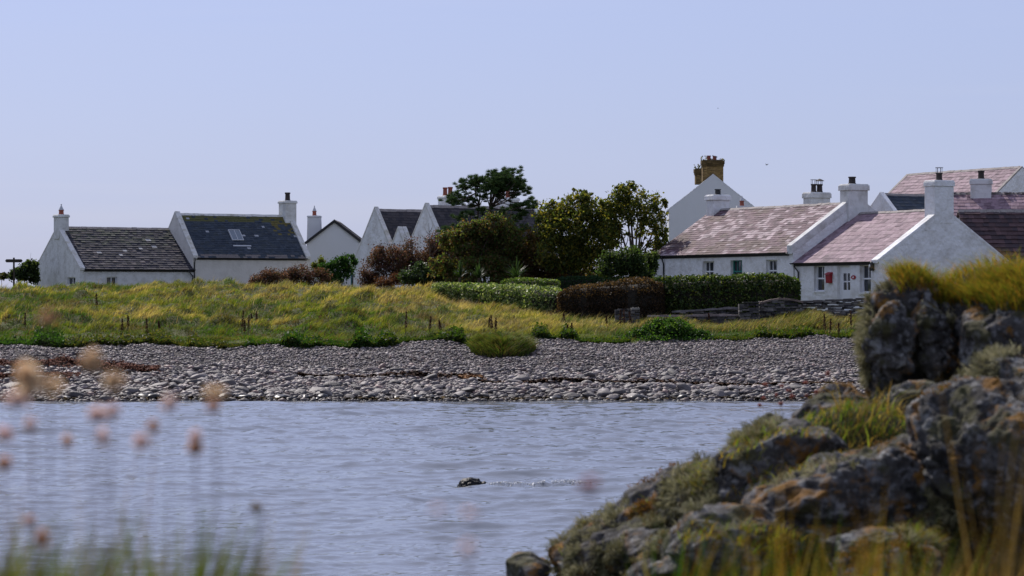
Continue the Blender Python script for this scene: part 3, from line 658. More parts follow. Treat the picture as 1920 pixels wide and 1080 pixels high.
# -- F: the longer cottage of the same row
dF = oG[1]; xF = (1487 - CX) / F * dF; LF = solve(1487, dF, -ct, st, 1225); WF = WG
oF = (xF - ct * LF, dF + st * LF, 3.6)
ehF = zat(471, dF) - 3.6; rhF = zat(380, dF + ct * WF / 2) - 3.6
fF = lambda u: afront(u, oF, -TH)
zF = lambda v, u: zat(v, oF[1] - st * fF(u)) - 3.6
wF = [(fF(1317), fF(1339), zF(528, 1328), zF(490, 1328), 'sash'), (fF(1369.5), fF(1391.5), zF(530, 1380), zF(488, 1380), 'g'), (fF(1436), fF(1457.5), zF(528, 1447), zF(487, 1447), 'sash')]
def mossF(c, a, s, r):
    f = float(fbm(np.array([a * 11.]), np.array([s * 5.]), seed=12, oct=3)[0])
    if f > .12 and r.random() < .5: c = np.array([.31, .24, .25]) * (.8 + .4 * r.random())
    elif f < -.35: c = c * .7 + np.array([.015, .012, 0])
    return c
hF = house('cottage', 'long white cottage with mottled purple slate roof and one green window', oF, -TH, LF, WF, ehF, rhF, slate=SLV, sp=SLP, rows=22, swid=.44, cop=(0, 1), copmat='whiteold', cw=.5, copz=.38, moss=mossF, seed=21,
           chs=[(LF - .25, WF / 2, .95, 1.25, rhF - 1.3, zat(346, dF + 2) - 3.6, M['whiteold'], [(.0, -.12, .2, .42, 'darkpot', '')], dict(cap=.08, caph=.34)),
                (.55, WF / 2, .85, 1.15, rhF - .9, zat(367, oF[1] + 2) - 3.6, M['white'], [(0, 0, .18, .36, 'black', '')], dict(cap=.09, caph=.3))], front=wF, pipes=[(fF(1246), .0)], dep=.26)
lamp_u = [(1231, hF, oF, fF, 501), (1639, hG, oG, fG, 500)]
# things hanging on the two fronts
def hang(name, label, cat, org, a, z, build, grp=None):
    e = empty(name, (org[0] + math.cos(-TH) * a, org[1] + math.sin(-TH) * a, org[2] + z), -TH); tag(e, label, cat, grp); build(e); return e
def lantern(e):
    m = MB(); m.box(-.05, .05, -.03, -.002, -.12, .12); m.tube([(0, -.02, -.06), (0, -.12, -.12), (0, -.2, -.06), (0, -.2, .0)], .014, 6); m.build('bracket', M['black'], e)
    m = MB(); m.lathe([(.05, 0), (.1, .2), (.105, .22)], (0, -.2, 0), 6); m.build('lantern_glass', M['glass'], e)
    m = MB(); m.lathe([(.13, 0), (.07, .09), (.02, .12), (.03, .16), (.005, .18)], (0, -.2, .222), 6)
    for k in range(6): a = k * math.pi / 3; m.tube([(.055 * math.cos(a), -.2 + .055 * math.sin(a), -.01), (.112 * math.cos(a), -.2 + .112 * math.sin(a), .22)], .01, 4)
    m.build('lantern_cap', M['black'], e)
def bulkhead(e):
    m = MB(); m.box(-.07, .07, -.05, -.002, -.2, .2); m.lathe([(.11, -.22), (.12, -.2), (.12, .14), (.1, .22), (.03, .27)], (0, -.13, 0), 10); m.build('lamp_body', M['black'], e, smooth=True)
    m = MB(); m.lathe([(.05, -.09), (.075, -.05), (.075, .03), (.05, .07)], (-.02, -.2, .05), 10); m.build('lamp_glass', M['paint'], e)
hang('wall_lamp', 'black ornate lantern on the far left end of the long white cottage', 'lamp', oF, fF(1232), zF(500, 1232), lantern)
zG = lambda v, u: zat(v, oG[1] - st * fG(u)) - 3.55
hang('wall_lamp', 'black oval wall lamp beside the right window of the near cottage', 'lamp', oG, fG(1638), zG(500, 1638), bulkhead)
def mailbox(e):
    m = MB(); m.prism([(-.2, -.16, -.28), (.2, -.16, -.28), (.2, -.003, -.28), (-.2, -.003, -.28)], [(-.22, -.2, .18), (.22, -.2, .18), (.22, -.003, .18), (-.22, -.003, .18)]); m.build('body', M['red'], e, bevel=.012)
    m = MB(); m.prism([(-.25, -.24, .183), (.25, -.24, .183), (.25, -.003, .183), (-.25, -.003, .183)], [(-.24, -.2, .24), (.24, -.2, .24), (.24, -.003, .32), (-.24, -.003, .32)]); m.build('lid', M['red'], e, bevel=.01)
    m = MB(); m.box(-.14, .14, -.197, -.18, .1, .125); m.build('slot', M['black'], e)
hang('mailbox', 'red letter box on the white wall left of the cottage door', 'mailbox', oG, fG(1557), zG(521, 1557), mailbox)
def plaque(e):
    m = MB(); m.lathe([(.19, -.02), (.2, 0), (.19, .02)], (0, 0, 0), 20)
    V = np.vstack(m.V); V = np.stack([V[:, 0] * 1.15, V[:, 2] - .022, V[:, 1] * .56], -1); m.V = [V]; m.build('board', M['red'], e)
    m = MB(); m.lathe([(.05, -.004), (.05, .004)], (0, 0, 0), 12); V = np.vstack(m.V); V = np.stack([V[:, 0] * 1.2, V[:, 2] - .048, V[:, 1]], -1); m.V = [V]; m.build('emblem', M['paint'], e)
hang('house_sign', 'small red oval house plaque with a white emblem right of the cottage door', 'sign', oG, fG(1601), zG(520, 1601), plaque)

# -- left pair
TL = R(32); cl, sl = math.cos(TL), math.sin(TL)
dA = 213.; xA = (150 - CX) / F * dA; WA = -solve(150, dA, -sl, cl, 65) * -1; WA = abs(WA); LA = solve(150, dA, cl, sl, 362)
zbA = 4.55; oA = (xA, dA, zbA); ehA = zat(503, dA) - zbA; rhA = zat(426, dA + cl * WA / 2) - zbA
fA = lambda u: afront(u, oA, TL)
def mossA(c, a, s, r):
    if s < .5 and r.random() < .75: c = c * 1.2 + np.array([.012, .008, .008])
    if s > .6 and r.random() < .35: c = np.array([.06, .065, .05])
    if .3 < s < .75 and r.random() < .03: c = np.array([.34, .34, .34])
    return c
gl = [(WA * .72, WA * .9, zat(533, dA + 3) - zbA - .1, zat(520, dA + 3) - zbA, 'small')]
hA = house('cottage', 'lowest white cottage at far left with brown striped slate roof', oA, TL, LA, WA, ehA, rhA, wall='whiteold', slate=SLB, rows=19, swid=.36, smat='slatedull', cop=(1, 0), cw=.4, copz=.12, lift=.055, moss=mossA, seed=31,
           chs=[(.35, WA / 2, .85, .95, rhA - .9, zat(402, dA + 2.6) - zbA, M['whiteold'], [(0, 0, .19, .36, 'terracotta', 'cone')], dict(cap=.07, caph=.2))], front=[(fA(200), fA(219.5), .25, zat(519, dA + 2) - zbA, 'small')], left=gl, pipes=[(LA - .4, .35)])
oB = (xA + cl * LA - .05 * sl, dA + sl * LA, 4.7); dB = oB[1]
fB = lambda u: afront(u, oB, TL)
LB = fB(582); WB = 6.4; ehB = zat(481, dB) - 4.7; rhB = zat(401, dB + cl * WB / 2) - 4.7
def mossB(c, a, s, r):
    if s > .82 and r.random() < .75: c = np.array([.085, .085, .03])
    if a > .8 and s > .55 and r.random() < .4: c = np.array([.12, .10, .03])
    if s < .1 and r.random() < .7: c = np.array([.17, .15, .14])
    if r.random() < .012: c = np.array([.33, .34, .36])
    return c
hB = house('cottage', 'taller white cottage joined to the lowest one, with blue grey slate roof and one skylight', oB, TL, LB, WB, ehB, rhB, wall='cream', slate=SLD, rows=24, swid=.3, smat='slatedull', cop=(1, 1), cw=.42, copz=.16, moss=mossB, seed=41,
           chs=[(LB - .35, WB / 2, 1.0, 1.15, rhB - .9, zat(377, dB + sl * LB + 2.6) - 4.7, M['whiteold'], [(0, 0, .2, .66, 'darkpot', '')], dict(cap=.07, caph=.2))], pipes=[(.12, .0)], skylight=(fB(446) + .1, 1.75, 1.0, 1.15), ridgem='coping')
# -- C: plain gable with dark bargeboards behind
dC = 236.; xC0 = (576 - CX) / F * dC; wC = (102) / F * dC; zbC = 4.6
eC = house('house', 'pale house behind, with plain gable edged in dark boards, left of the twin gables', ((576 - CX) / F * dC, dC + 9, zbC), R(-90), 9., wC, zat(452, dC) - zbC, zat(413, dC) - zbC, wall='render', slate=SLK, rows=10, swid=.5, smat='slatedull', cop=(0, 0), barge=True, gut=False, seed=51,
           right=[(wC * .80, wC * .97, .5, zat(481, dC) - zbC, 'g')], chs=[(6.9, .45, 1.1, 1.1, 1.5, zat(405, dC + 2) - zbC, M['render'], [(0, 0, .17, .4, 'terracotta', 'cone')], dict(cap=.06, caph=.1, taper=.12))])
# -- D: twin gabled houses
def D(name, label, uap, vap, d, W_, rise, L_, **k):
    zb = 4.4; uo = uap; xo = (uap - CX) / F * d; c, s_ = math.cos(TL), math.sin(TL)
    org = (xo + s_ * W_ / 2, d - c * W_ / 2, zb); rh = zat(vap, d) - zb
    return house(name, label, org, TL, L_, W_, rh - rise, rh, **k), org, rh
D('house', 'white gabled house with dark roof, left one of the twin gables', 702, 393, 216, 6.6, 4.0, 9., wall='white', slate=SLK, rows=20, swid=.34, smat='slatedull', seed=61, cop=(1, 1), copz=.16, gut=False)
hD, oD, rD = D('house', 'white gabled house half hidden by the pine, right one of the twin gables', 797, 386, 207, 6.6, 4.0, 9.6, wall='white', slate=SLK, rows=20, swid=.34, smat='slatedull', seed=71, cop=(1, 1), copz=.16, gut=False)
rr_ = lambda u: solve(797, 207, cl, sl, u)
a1, a2 = rr_(849), rr_(968)
chimney(hD, a1, 4.0, 1.05, 1.1, rD - .8, zat(368, 209) - 4.4, M['white'], [(-.24, 0, .16, .62, 'terracotta', ''), (.2, 0, .17, .66, 'terracotta', '')], cap=.06, caph=.2)
chimney(hD, a2 - .3, 4.0, 1.3, 1.1, rD - .8, zat(372, 212) - 4.4, M['white'], [(.0, 0, .17, .66, 'terracotta', '')], cap=.06, caph=.2)
D('house', 'small white gable squeezed between the twin gabled houses', 746, 430, 203.5, 4.0, 2.6, .7, wall='white', slate=SLK, rows=12, swid=.34, smat='slatedull', seed=81, cop=(1, 1), copz=.14, gut=False)
# -- E: tall house with brick chimneys
dE = 214.; zbE = 4.4; wE = (1420 - 1254) / F * dE; phE = R(-90 - 2.5)
xE = (1254 - CX) / F * dE; lE = 9.5
orgE = (xE - math.cos(phE) * lE, dE - math.sin(phE) * lE, zbE)
eE = house('house', 'tall grey white house standing behind with a big yellow brick chimney on its gable', orgE, phE, lE, wE, zat(392, dE) - zbE, zat(327, dE) - zbE, wall='render', slate=SLD, rows=14, swid=.4, smat='slatedull', cop=(0, 1), copmat='render', cw=.3, copz=.03, gut=False, seed=91)
def brick_chimney(u0, u1, vt, vb, d, lx, pots, seed, weeds):
    xa, xb = (u0 - CX) / F * d, (u1 - CX) / F * d; r = np.random.default_rng(seed); zt, zb_ = zat(vt, d), zat(vb, d)
    m = MB(); rows = int((zt - zb_) / .09)
    for k in range(rows):
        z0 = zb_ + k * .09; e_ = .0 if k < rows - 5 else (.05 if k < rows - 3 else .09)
        for fc in (0, 1, 2, 3):
            ln = (xb - xa + 2 * e_) if fc % 2 == 0 else lx + 2 * e_; a = -.12 * (k % 2)
            while a < ln - .02:
                q0, q1 = max(a, 0), min(a + .23, ln); a += .24
                c = np.array([(.26, .17, .06), (.30, .20, .08), (.20, .13, .05)][r.integers(3)]) * (.75 + .4 * r.random())
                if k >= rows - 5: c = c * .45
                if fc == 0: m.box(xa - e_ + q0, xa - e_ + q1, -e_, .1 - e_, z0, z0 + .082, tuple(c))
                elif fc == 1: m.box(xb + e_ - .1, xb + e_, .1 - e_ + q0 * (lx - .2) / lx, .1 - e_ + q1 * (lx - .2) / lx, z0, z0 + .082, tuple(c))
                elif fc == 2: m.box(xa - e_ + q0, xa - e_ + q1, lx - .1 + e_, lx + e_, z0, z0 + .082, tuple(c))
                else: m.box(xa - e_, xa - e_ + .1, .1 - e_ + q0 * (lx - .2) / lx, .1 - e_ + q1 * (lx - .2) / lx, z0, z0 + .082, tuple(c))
    m.box(xa + .02, xb - .02, .02, lx - .02, zb_ - .02, zt - .02, (.10, .075, .045))
    o = m.build('chimney', M['ybrick'], None); o.location = (0, d, 0)
    o.parent = eE; o.matrix_parent_inverse = (Matrix.Translation(orgE) @ Matrix.Rotation(phE, 4, 'Z')).inverted()
    for (uu, h) in pots:
        p = MB(); p.lathe([(.15, 0), (.14, h * .8), (.17, h * .85), (.17, h), (.12, h)], ((uu - CX) / F * d, lx / 2, zt), 12); q = p.build('chimney_pot', M['terracotta'], o)
    if weeds:
        n = 160; t = r.random(n); p = np.stack([xa - .1 + (xb - xa + .2) * t, r.random(n) * lx, zt - .12 + .22 * r.random(n) ** 2 + .3 * (vnoise(t * 9, t * 0, seed=seed) > .25) * r.random(n)], -1)
        V, Fc, C = leaves(p, .07, pal([(.05, .06, .02), (.09, .08, .03), (.03, .04, .015)], n, r), r); obj('chimney_weeds', V, Fc, M['leaf'], o, col=C)
brick_chimney(1317.5, 1356.5, 299, 341, dE + .22, 1.1, [(1330, .32), (1341, .27)], 5, True)
brick_chimney(1304, 1323, 315, 345, dE + 8.4, 1.0, [], 6, True)
w = MB(); wm = [(1390, 382)]
m = MB(); m.box(-.35, .35, -.35, .35, -3.5, 0); o = m.build('chimney', M['render'], eE); o.parent = eE
pz = px(1391, 386, 190.)
o.matrix_parent_inverse = (Matrix.Translation(orgE) @ Matrix.Rotation(phE, 4, 'Z')).inverted(); o.location = tuple(pz)
p = MB(); p.lathe([(.15, 0), (.13, .25), (.16, .28), (.16, .34), (.1, .34)], (0, 0, 0), 12); p.build('chimney_pot', M['terracotta'], o)
p = MB(); p.lathe([(.14, .342), (.08, .48), (.02, .6), (.05, .62), (.01, .68)], (0, 0, 0), 12); p.build('cowl', M['galv'], o)
# -- cottages behind the row on the right
def back(name, label, un, d, phi, L_, W_, vr, rise, near='left', **k):
    """ridge end nearest the camera seen at un, vr"""
    zb = 3.9; c, s_ = math.cos(phi), math.sin(phi); x = (un - CX) / F * d; rh = zat(vr, d) - zb
    ro = np.array([x, d]) if near == 'left' else np.array([x - c * L_, d - s_ * L_])
    org = ro - np.array([-s_, c]) * W_ / 2
    return house(name, label, (org[0], org[1], zb), phi, L_, W_, rh - rise, rh, seed=int(un), **k)
hH = back('cottage', 'hidden cottage behind the long one, only its white chimney with two dark pots showing', 1541, 184, -TH, 9., 7.0, 398, 2.6, near='right', wall='white', slate=SLV, sp=SLP, rows=14, gut=False)
zc = zat(361, 184) - 3.9
chimney(hH, 9. - .6, 3.5, .9, 1.5, zc - 2.2, zc, M['whiteold'], [(0, -.24, .17, .55, 'darkpot', 'cage'), (0, .22, .19, .55, 'darkpot', 'hat')], cap=.07, caph=.35)
back('cottage', 'cottage with a dark blue slate roof behind the gap between the two front chimneys', 1650, 186, TL, 4.6, 7.0, 364, 3.1, wall='white', slate=SLD, rows=16, swid=.34, smat='slatedull', cop=(1, 1), copmat='white', copz=.12, gut=False)
back('cottage', 'largest back cottage at top right with a pink slate roof rising to the frame edge', 1917, 189, -TH, 13.3, 7.6, 313, 3.2, near='right', wall='white', slate=SLN, rows=15, swid=.45, cop=(1, 1), copmat='ridge', copz=.05, cw=.3, gut=False)
hJ = back('cottage', 'cottage with a pale slate roof and rubble ridge behind the near gable chimney at right', 1745, 174, R(-12), 9., 6.5, 364, 2.3, wall='white', slate=SLN, rows=12, swid=.42, cop=(0, 0), gut=False)
zc = zat(336.5, 173.2) - 3.9
chimney(hJ, 3.05, 3.25, 1.25, .9, zc - 1.6, zc, M['whiteold'], [(.0, 0, .19, .52, 'darkpot', '')], cap=.06, caph=.3)
rg = MB(); rr = np.random.default_rng(3)
for k in range(90):
    a = rr.random() * 8.8; s = .04 + .05 * rr.random(); z = zat(362.5, 174 - .2 * a) - 3.9
    rg.box(a, a + s * 2, 3.15 + .1 * rr.normal(), 3.3 + .1 * rr.random(), z, z + s, (.25, .23, .2))
rg.build('ridge_rubble', M['ridge'], hJ)
back('cottage', 'cottage with a dark brown slate roof at the right edge behind the near gable', 1800, 166.5, R(6), 12., 6.8, 395, 3.6, wall='whiteold', slate=[(.075, .045, .045), (.06, .04, .042), (.10, .06, .06), (.05, .036, .04)], rows=15, swid=.36, smat='slatedull', cop=(0, 0), gut=False, lift=.06)

# ------------------------------------------------------------------ garden walls
def rubble(m, p0, p1, z0, z1f, th, r, size=.2, cols=((.06, .057, .057), (.085, .08, .075), (.04, .038, .04), (.14, .13, .12))):
    p0 = np.array(p0); p1 = np.array(p1); L_ = np.linalg.norm(p1 - p0); ax = (p1 - p0) / L_; nr = np.array([-ax[1], ax[0]])
    zmax = max(z1f(t) for t in np.linspace(0, 1, 9))
    z = z0
    while z < zmax:
        h = size * (.45 + .35 * r.random()); a = -r.random() * .1
        while a < L_:
            w_ = size * (.5 + 1.5 * r.random()); t = (a + w_ / 2) / L_; zt = z1f(min(max(t, 0), 1)); jz = r.normal(0, .025)
            if z < zt:
                e0, e1 = r.normal(0, .05, 2); c = np.array(cols[r.integers(len(cols))]) * (.7 + .6 * r.random())
                q0, q1 = max(a, 0), min(a + w_ - .012, L_); hz = min(h, zt - z + .03) - .012
                P = lambda x, y, zz: (p0[0] + ax[0] * x + nr[0] * y, p0[1] + ax[1] * x + nr[1] * y, zz)
                if q1 - q0 > .03 and hz > .02: m.box(q0, q1, -th / 2 - e0, th / 2 + e1, z + jz, z + jz + hz * (.8 + .2 * r.random()), tuple(c), P=P)
            a += w_
        z += h
def gwall(label, u0, d0, u1, d1, vt0, vt1, th=.45, hump=0, cap=None, seed=1, size=.22, name='stone_wall', cat='wall'):
    a = px(u0, 0, d0)[:2]; b = px(u1, 0, d1)[:2]; zt0, zt1 = zat(vt0, d0), zat(vt1, d1)
    z0 = min(float(landz(a[0], d0)), float(landz(b[0], d1))) - .3; r = np.random.default_rng(seed); e = empty(name, (0, 0, 0)); tag(e, label, cat)
    zf = lambda t: zt0 + (zt1 - zt0) * t + hump * math.sin(math.pi * t) - (.1 if cap else 0)
    m = MB(); rubble(m, a, b, z0, zf, th, r, size); m.build('stonework', M['stone'], e)
    if cap:
        m = MB(); n = 14; ax = (b - a) / np.linalg.norm(b - a); nr = np.array([-ax[1], ax[0]])
        for k in range(n):
            t0, t1 = k / n, (k + .97) / n; p0, p1 = a + (b - a) * t0, a + (b - a) * t1; o_ = th / 2 + .06; j = r.normal(0, .012)
            bot = [(*(p0 - nr * o_), zf(t0) + .002), (*(p1 - nr * o_), zf(t1) + .002), (*(p1 + nr * o_), zf(t1) + .002), (*(p0 + nr * o_), zf(t0) + .002)]
            m.prism(bot, [(q[0], q[1], q[2] + .1 + j) for q in bot], tuple(np.array(cap) * (.8 + .4 * r.random())))
        m.build('capstones', M['stone'], e)
gwall('low rubble wall of dark stones below the near cottage door and windows', 1505, 146.5, 1665, 144.5, 564, 557, seed=1, cap=(.10, .09, .085))
gwall('stone wall with a humped top, between the dark hedge and the near cottage wall', 1424, 146.2, 1505, 146.2, 567, 565, hump=.2, seed=2, cap=(.17, .13, .11), th=.6)
gwall('short square stone wall stub left of the humped wall', 1385, 145.8, 1424, 145.8, 568, 566, seed=3, th=.7)
gwall('long low wall with a pinkish flat cap running left in front of the dark hedge', 1214, 146.5, 1385, 146, 591, 589, seed=4, cap=(.22, .18, .175), th=.5)
gwall('low grey wall behind the pink capped wall, at the foot of the dark hedge', 1262, 148.4, 1385, 147.3, 583, 575, seed=5, th=.4, cap=(.14, .13, .13))
gwall('low grey gate pillar with flat cap at the left end of the pink capped wall', 1183, 146.6, 1199, 146.6, 577, 577, seed=6, th=.45, cap=(.2, .19, .17), name='stone_pillar', cat='pillar')
gwall('short dark stretch of stone wall left of the gate pillar', 1153, 147, 1181, 147, 579, 579, seed=7, th=.4)

# ------------------------------------------------------------------ hedges, shrubs, trees
def hedge(name, label, pts, tops, th, n, size, cols, seed, m='leaf', gloss=False, core=(.016, .016, .009)):
    """pts: [(u,d)...] centre line; tops: picture heights of the top"""
    r = np.random.default_rng(seed); P = np.array([px(u, 0, d)[:2] for u, d in pts]); Zt = np.array([zat(v, d) for (u, d), v in zip(pts, tops)])
    cum = np.concatenate([[0], np.cumsum(np.linalg.norm(np.diff(P, axis=0), axis=1))]); Lt = cum[-1]
    def at(a):
        q = np.stack([np.interp(a, cum, P[:, 0]), np.interp(a, cum, P[:, 1])], -1); z = np.interp(a, cum, Zt)
        q2 = np.stack([np.interp(np.minimum(a + .05, Lt), cum, P[:, 0]), np.interp(np.minimum(a + .05, Lt), cum, P[:, 1])], -1); q0 = np.stack([np.interp(np.maximum(a - .05, 0), cum, P[:, 0]), np.interp(np.maximum(a - .05, 0), cum, P[:, 1])], -1)
        ax = q2 - q0; ax /= np.linalg.norm(ax, axis=-1)[..., None]; return q, z, np.stack([-ax[..., 1], ax[..., 0]], -1)
    e = empty(name, (float(P[:, 0].mean()), float(P[:, 1].mean()), float(landz(P[:, 0].mean(), P[:, 1].mean())))); tag(e, label, 'hedge'); O = np.array(e.location)
    a = Lt * r.random(n); q, z, nr = at(a); g = landz(q[:, 0], q[:, 1]) - .1; hgt = z - g
    ang = r.random(n) * math.pi * 1.35 - math.pi * .175     # around the rounded section
    sx = np.sign(np.cos(ang)) * np.abs(np.cos(ang)) ** .45; sz = np.sign(np.sin(ang)) * np.abs(np.sin(ang)) ** .55
    down = np.where(r.random(n) < .45, r.random(n), 1); 
    bul = 1 + .14 * fbm(a / .9, ang * 1.2, seed=seed, oct=3) + .06 * r.normal(size=n)
    end = np.minimum(np.minimum(a, Lt - a) / (th * .6), 1) ** .5
    off = sx * th / 2 * bul * end; zz = g + hgt * (np.where(down < 1, down * .8, .55 + .45 * sz * bul)) * (.75 + .25 * end)
    p = np.stack([q[:, 0] + nr[:, 0] * off, q[:, 1] + nr[:, 1] * off, zz], -1)
    V, Fc, C = leaves(p - O, size, pal(cols, n, r, .4), r, up=.3)
    obj('foliage', V, Fc, M[m], e, col=C)
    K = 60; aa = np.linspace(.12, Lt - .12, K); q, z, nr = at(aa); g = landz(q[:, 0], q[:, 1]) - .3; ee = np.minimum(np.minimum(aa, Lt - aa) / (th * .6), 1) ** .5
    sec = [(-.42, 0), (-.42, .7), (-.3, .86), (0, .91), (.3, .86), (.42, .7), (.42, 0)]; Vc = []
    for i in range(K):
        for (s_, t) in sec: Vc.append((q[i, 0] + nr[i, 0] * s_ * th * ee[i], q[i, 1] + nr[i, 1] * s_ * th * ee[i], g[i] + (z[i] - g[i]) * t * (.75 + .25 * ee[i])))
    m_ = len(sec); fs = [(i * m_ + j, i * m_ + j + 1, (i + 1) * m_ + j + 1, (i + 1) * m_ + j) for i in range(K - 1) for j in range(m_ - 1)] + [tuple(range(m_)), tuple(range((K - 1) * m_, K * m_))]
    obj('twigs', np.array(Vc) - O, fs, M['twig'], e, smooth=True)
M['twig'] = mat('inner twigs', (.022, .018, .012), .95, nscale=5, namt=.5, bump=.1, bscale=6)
hedge('hedge', 'long dark green hedge along the foot of the long white cottage', [(1195, 153.5), (1300, 152), (1400, 151), (1500, 150)], [526, 520, 518, 516], 1.7, 15000, .085, [(.035, .065, .014), (.06, .095, .02), (.10, .12, .026), (.024, .042, .012)], 1, m='leafgloss')
hedge('hedge', 'brown leaved hedge in the middle, between the green hedges', [(1046, 152), (1100, 151.4), (1180, 151.2), (1245, 152)], [541, 533, 527, 522], 1.9, 15000, .06, [(.055, .034, .022), (.04, .025, .016), (.08, .05, .03), (.028, .02, .012)], 2)
hedge('hedge', 'low light green glossy hedge left of the brown hedge', [(818, 165), (900, 161.5), (980, 157), (1045, 153.2)], [530, 533, 537, 541], 2.0, 15000, .075, [(.09, .15, .03), (.15, .20, .045), (.05, .09, .02), (.30, .33, .17), (.19, .23, .08)], 3, m='leafgloss')
hedge('hedge', 'thin strip of light green hedge seen over the low glossy one', [(938, 168.5), (1000, 168), (1050, 167.5)], [523, 522, 523], 1.3, 4500, .07, [(.09, .15, .028), (.15, .19, .04), (.06, .11, .024)], 4, m='leafgloss')
hedge('hedge', 'dark blue green hedge strip behind, running to the brown hedge', [(1035, 172.5), (1100, 172), (1210, 171)], [522, 520, 519], 1.3, 5500, .07, [(.02, .05, .025), (.03, .06, .025)], 5)
def clumpleaves(cl, d, O, n_per, size, cols, r, asp=.55, sub=9, spread=.3, up=.2, shell=.75, w=None):
    ps = []
    for c in cl:
        u, v, dd, ru, rv = c[:5]; k = c[5] if len(c) > 5 else 1.0
        ce = px(u, v, d + dd); R_ = np.array([ru, (ru + rv) * .45, rv]) * (d / F)
        m_ = max(3, int(sub * (ru * rv) ** .5 / 20))
        dr = r.normal(size=(m_, 3)); dr /= np.linalg.norm(dr, axis=1)[:, None]; dr *= (shell + (1 - shell) * r.random((m_, 1))) * .85
        n = int(3.6 * n_per * k * (ru * rv) / 400.)
        s = r.integers(0, m_, n); p = dr[s] + r.normal(0, spread * .55, (n, 3)); ps.append(ce + p * R_)
    p = np.vstack(ps); return leaves(p - O, size * 1.1, pal(cols, len(p), r, .4, w), r, asp, up)
def plant(name, label, cat, u, d, cl, n_per, size, cols, seed, m='leaf', trunks=True, tr=.12, asp=.55, grp=None, up=.2, crown='crown', sub=9, spread=.42, stems=None, w=None):
    r = np.random.default_rng(seed); x = (u - CX) / F * d; zb = float(landz(x, d)); O = np.array([x, d, zb]); e = empty(name, tuple(O)); tag(e, label, cat, grp)
    if trunks:
        ex = []
        for q in range(22):
            c0 = cl[r.integers(len(cl))]; a = r.normal(0, .62, 2); s_ = .22 + .2 * r.random(); ex.append((c0[0] + a[0] * c0[3], c0[1] - abs(a[1]) * c0[4] * .9, c0[2] + r.normal(0, .4), c0[3] * s_, c0[4] * s_, .8))
        cl2 = [(*c[:5], (c[5] if len(c) > 5 else 1.) * .46) for c in cl] + ex
    else: cl2 = cl
    V, Fc, C = clumpleaves(cl2, d, O, n_per, size, cols, r, asp, sub, spread, up, w=w); obj(crown, V, Fc, M[m], e, col=C)
    t = MB(); big = max(cl, key=lambda c: c[3] * c[4]); top = min(c[1] for c in cl)
    for c in cl:
        ce = px(c[0], c[1], d + c[2]) - O; h = max(ce[2], .3)
        fork = np.array([ce[0] * .12, ce[1] * .12, h * .35]); midp = np.array([ce[0] * .55, ce[1] * .55, h * .72])
        t.tube([(r.normal(0, .03), r.normal(0, .03), -.3), tuple(fork), tuple(midp), tuple(ce)], [tr, tr * .7, tr * .4, tr * .15], 6)
        for k in range(3 if trunks else 1):
            q = ce + r.normal(size=3) * np.array([c[3], c[3], c[4]]) * d / F * .55
            t.tube([tuple(midp), tuple((midp + q) / 2 + r.normal(0, .08, 3)), tuple(q)], [tr * .3, tr * .2, tr * .08], 5)
    t.build('trunk' if trunks else 'stems', M['bark'], e, smooth=True)
    return e
OL = [(.052, .074, .017), (.078, .10, .02), (.12, .122, .025), (.165, .142, .028), (.03, .044, .012)]
LS = 1
plant('broadleaf_tree', 'tall open crowned broadleaf tree with sky gaps, just left of the long cottage roof', 'tree', 1190, 172, [(1170, 375, 0, 32, 26), (1212, 378, .3, 26, 26), (1232, 420, 0, 24, 26), (1196, 405, -.4, 30, 24), (1150, 400, .3, 26, 30), (1240, 452, .2, 15, 22, .8), (1225, 470, 0, 22, 18, .7), (1178, 352, 0, 18, 12, .8), (1205, 440, .3, 24, 14, .55), (1150, 440, 0, 30, 26)], 250, .095, OL, 1, tr=.13, sub=16, spread=.36)
plant('broadleaf_tree', 'bushy olive green broadleaf tree between the pine and the open crowned tree', 'tree', 1075, 174, [(1040, 400, 0, 36, 26), (1085, 385, .4, 32, 22), (1112, 400, -.4, 28, 28), (1060, 430, -.8, 44, 34), (1110, 450, -.5, 44, 40), (1020, 420, .5, 26, 26), (1092, 366, 0, 15, 12, .7), (1030, 384, 0, 12, 10, .7), (1140, 430, .3, 22, 40), (1050, 470, -.5, 44, 34), (1110, 490, -.4, 44, 30)], 330, .095, OL, 2, tr=.14, sub=15, spread=.42)
DG = [(.018, .035, .012), (.028, .05, .015), (.045, .06, .018)]
plant('shrub', 'dark rounded green shrub at the left corner of the long cottage', 'shrub', 1165, 163, [(1150, 500, 0, 30, 24), (1180, 495, -.2, 34, 28), (1205, 510, 0, 22, 20), (1225, 495, 1, 14, 24)], 420, .075, [(.03, .055, .018), (.05, .075, .025), (.02, .035, .012)], 3, trunks=False, tr=.05, crown='foliage')
BR = [(.072, .034, .034), (.05, .026, .026), (.10, .05, .046), (.035, .030, .016)]
plant('shrub', 'reddish brown shrub in front of the left twin gable wall', 'shrub', 725, 186, [(700, 508, -.3, 26, 22), (722, 482, 0, 26, 26), (745, 495, -.3, 28, 30), (690, 525, -.5, 20, 14)], 420, .07, BR, 4, trunks=False, tr=.05, asp=.4, crown='foliage', sub=14)
plant('shrub', 'larger reddish brown shrub below the right twin gable', 'shrub', 790, 187, [(775, 478, 0, 28, 28), (805, 470, 0, 28, 26), (825, 460, .4, 22, 24), (800, 500, -.3, 36, 26), (762, 500, -.2, 22, 24), (770, 522, -.4, 34, 14), (830, 495, -.2, 30, 24), (845, 480, .3, 30, 30)], 380, .07, BR, 5, trunks=False, tr=.05, asp=.4, crown='foliage', sub=14)
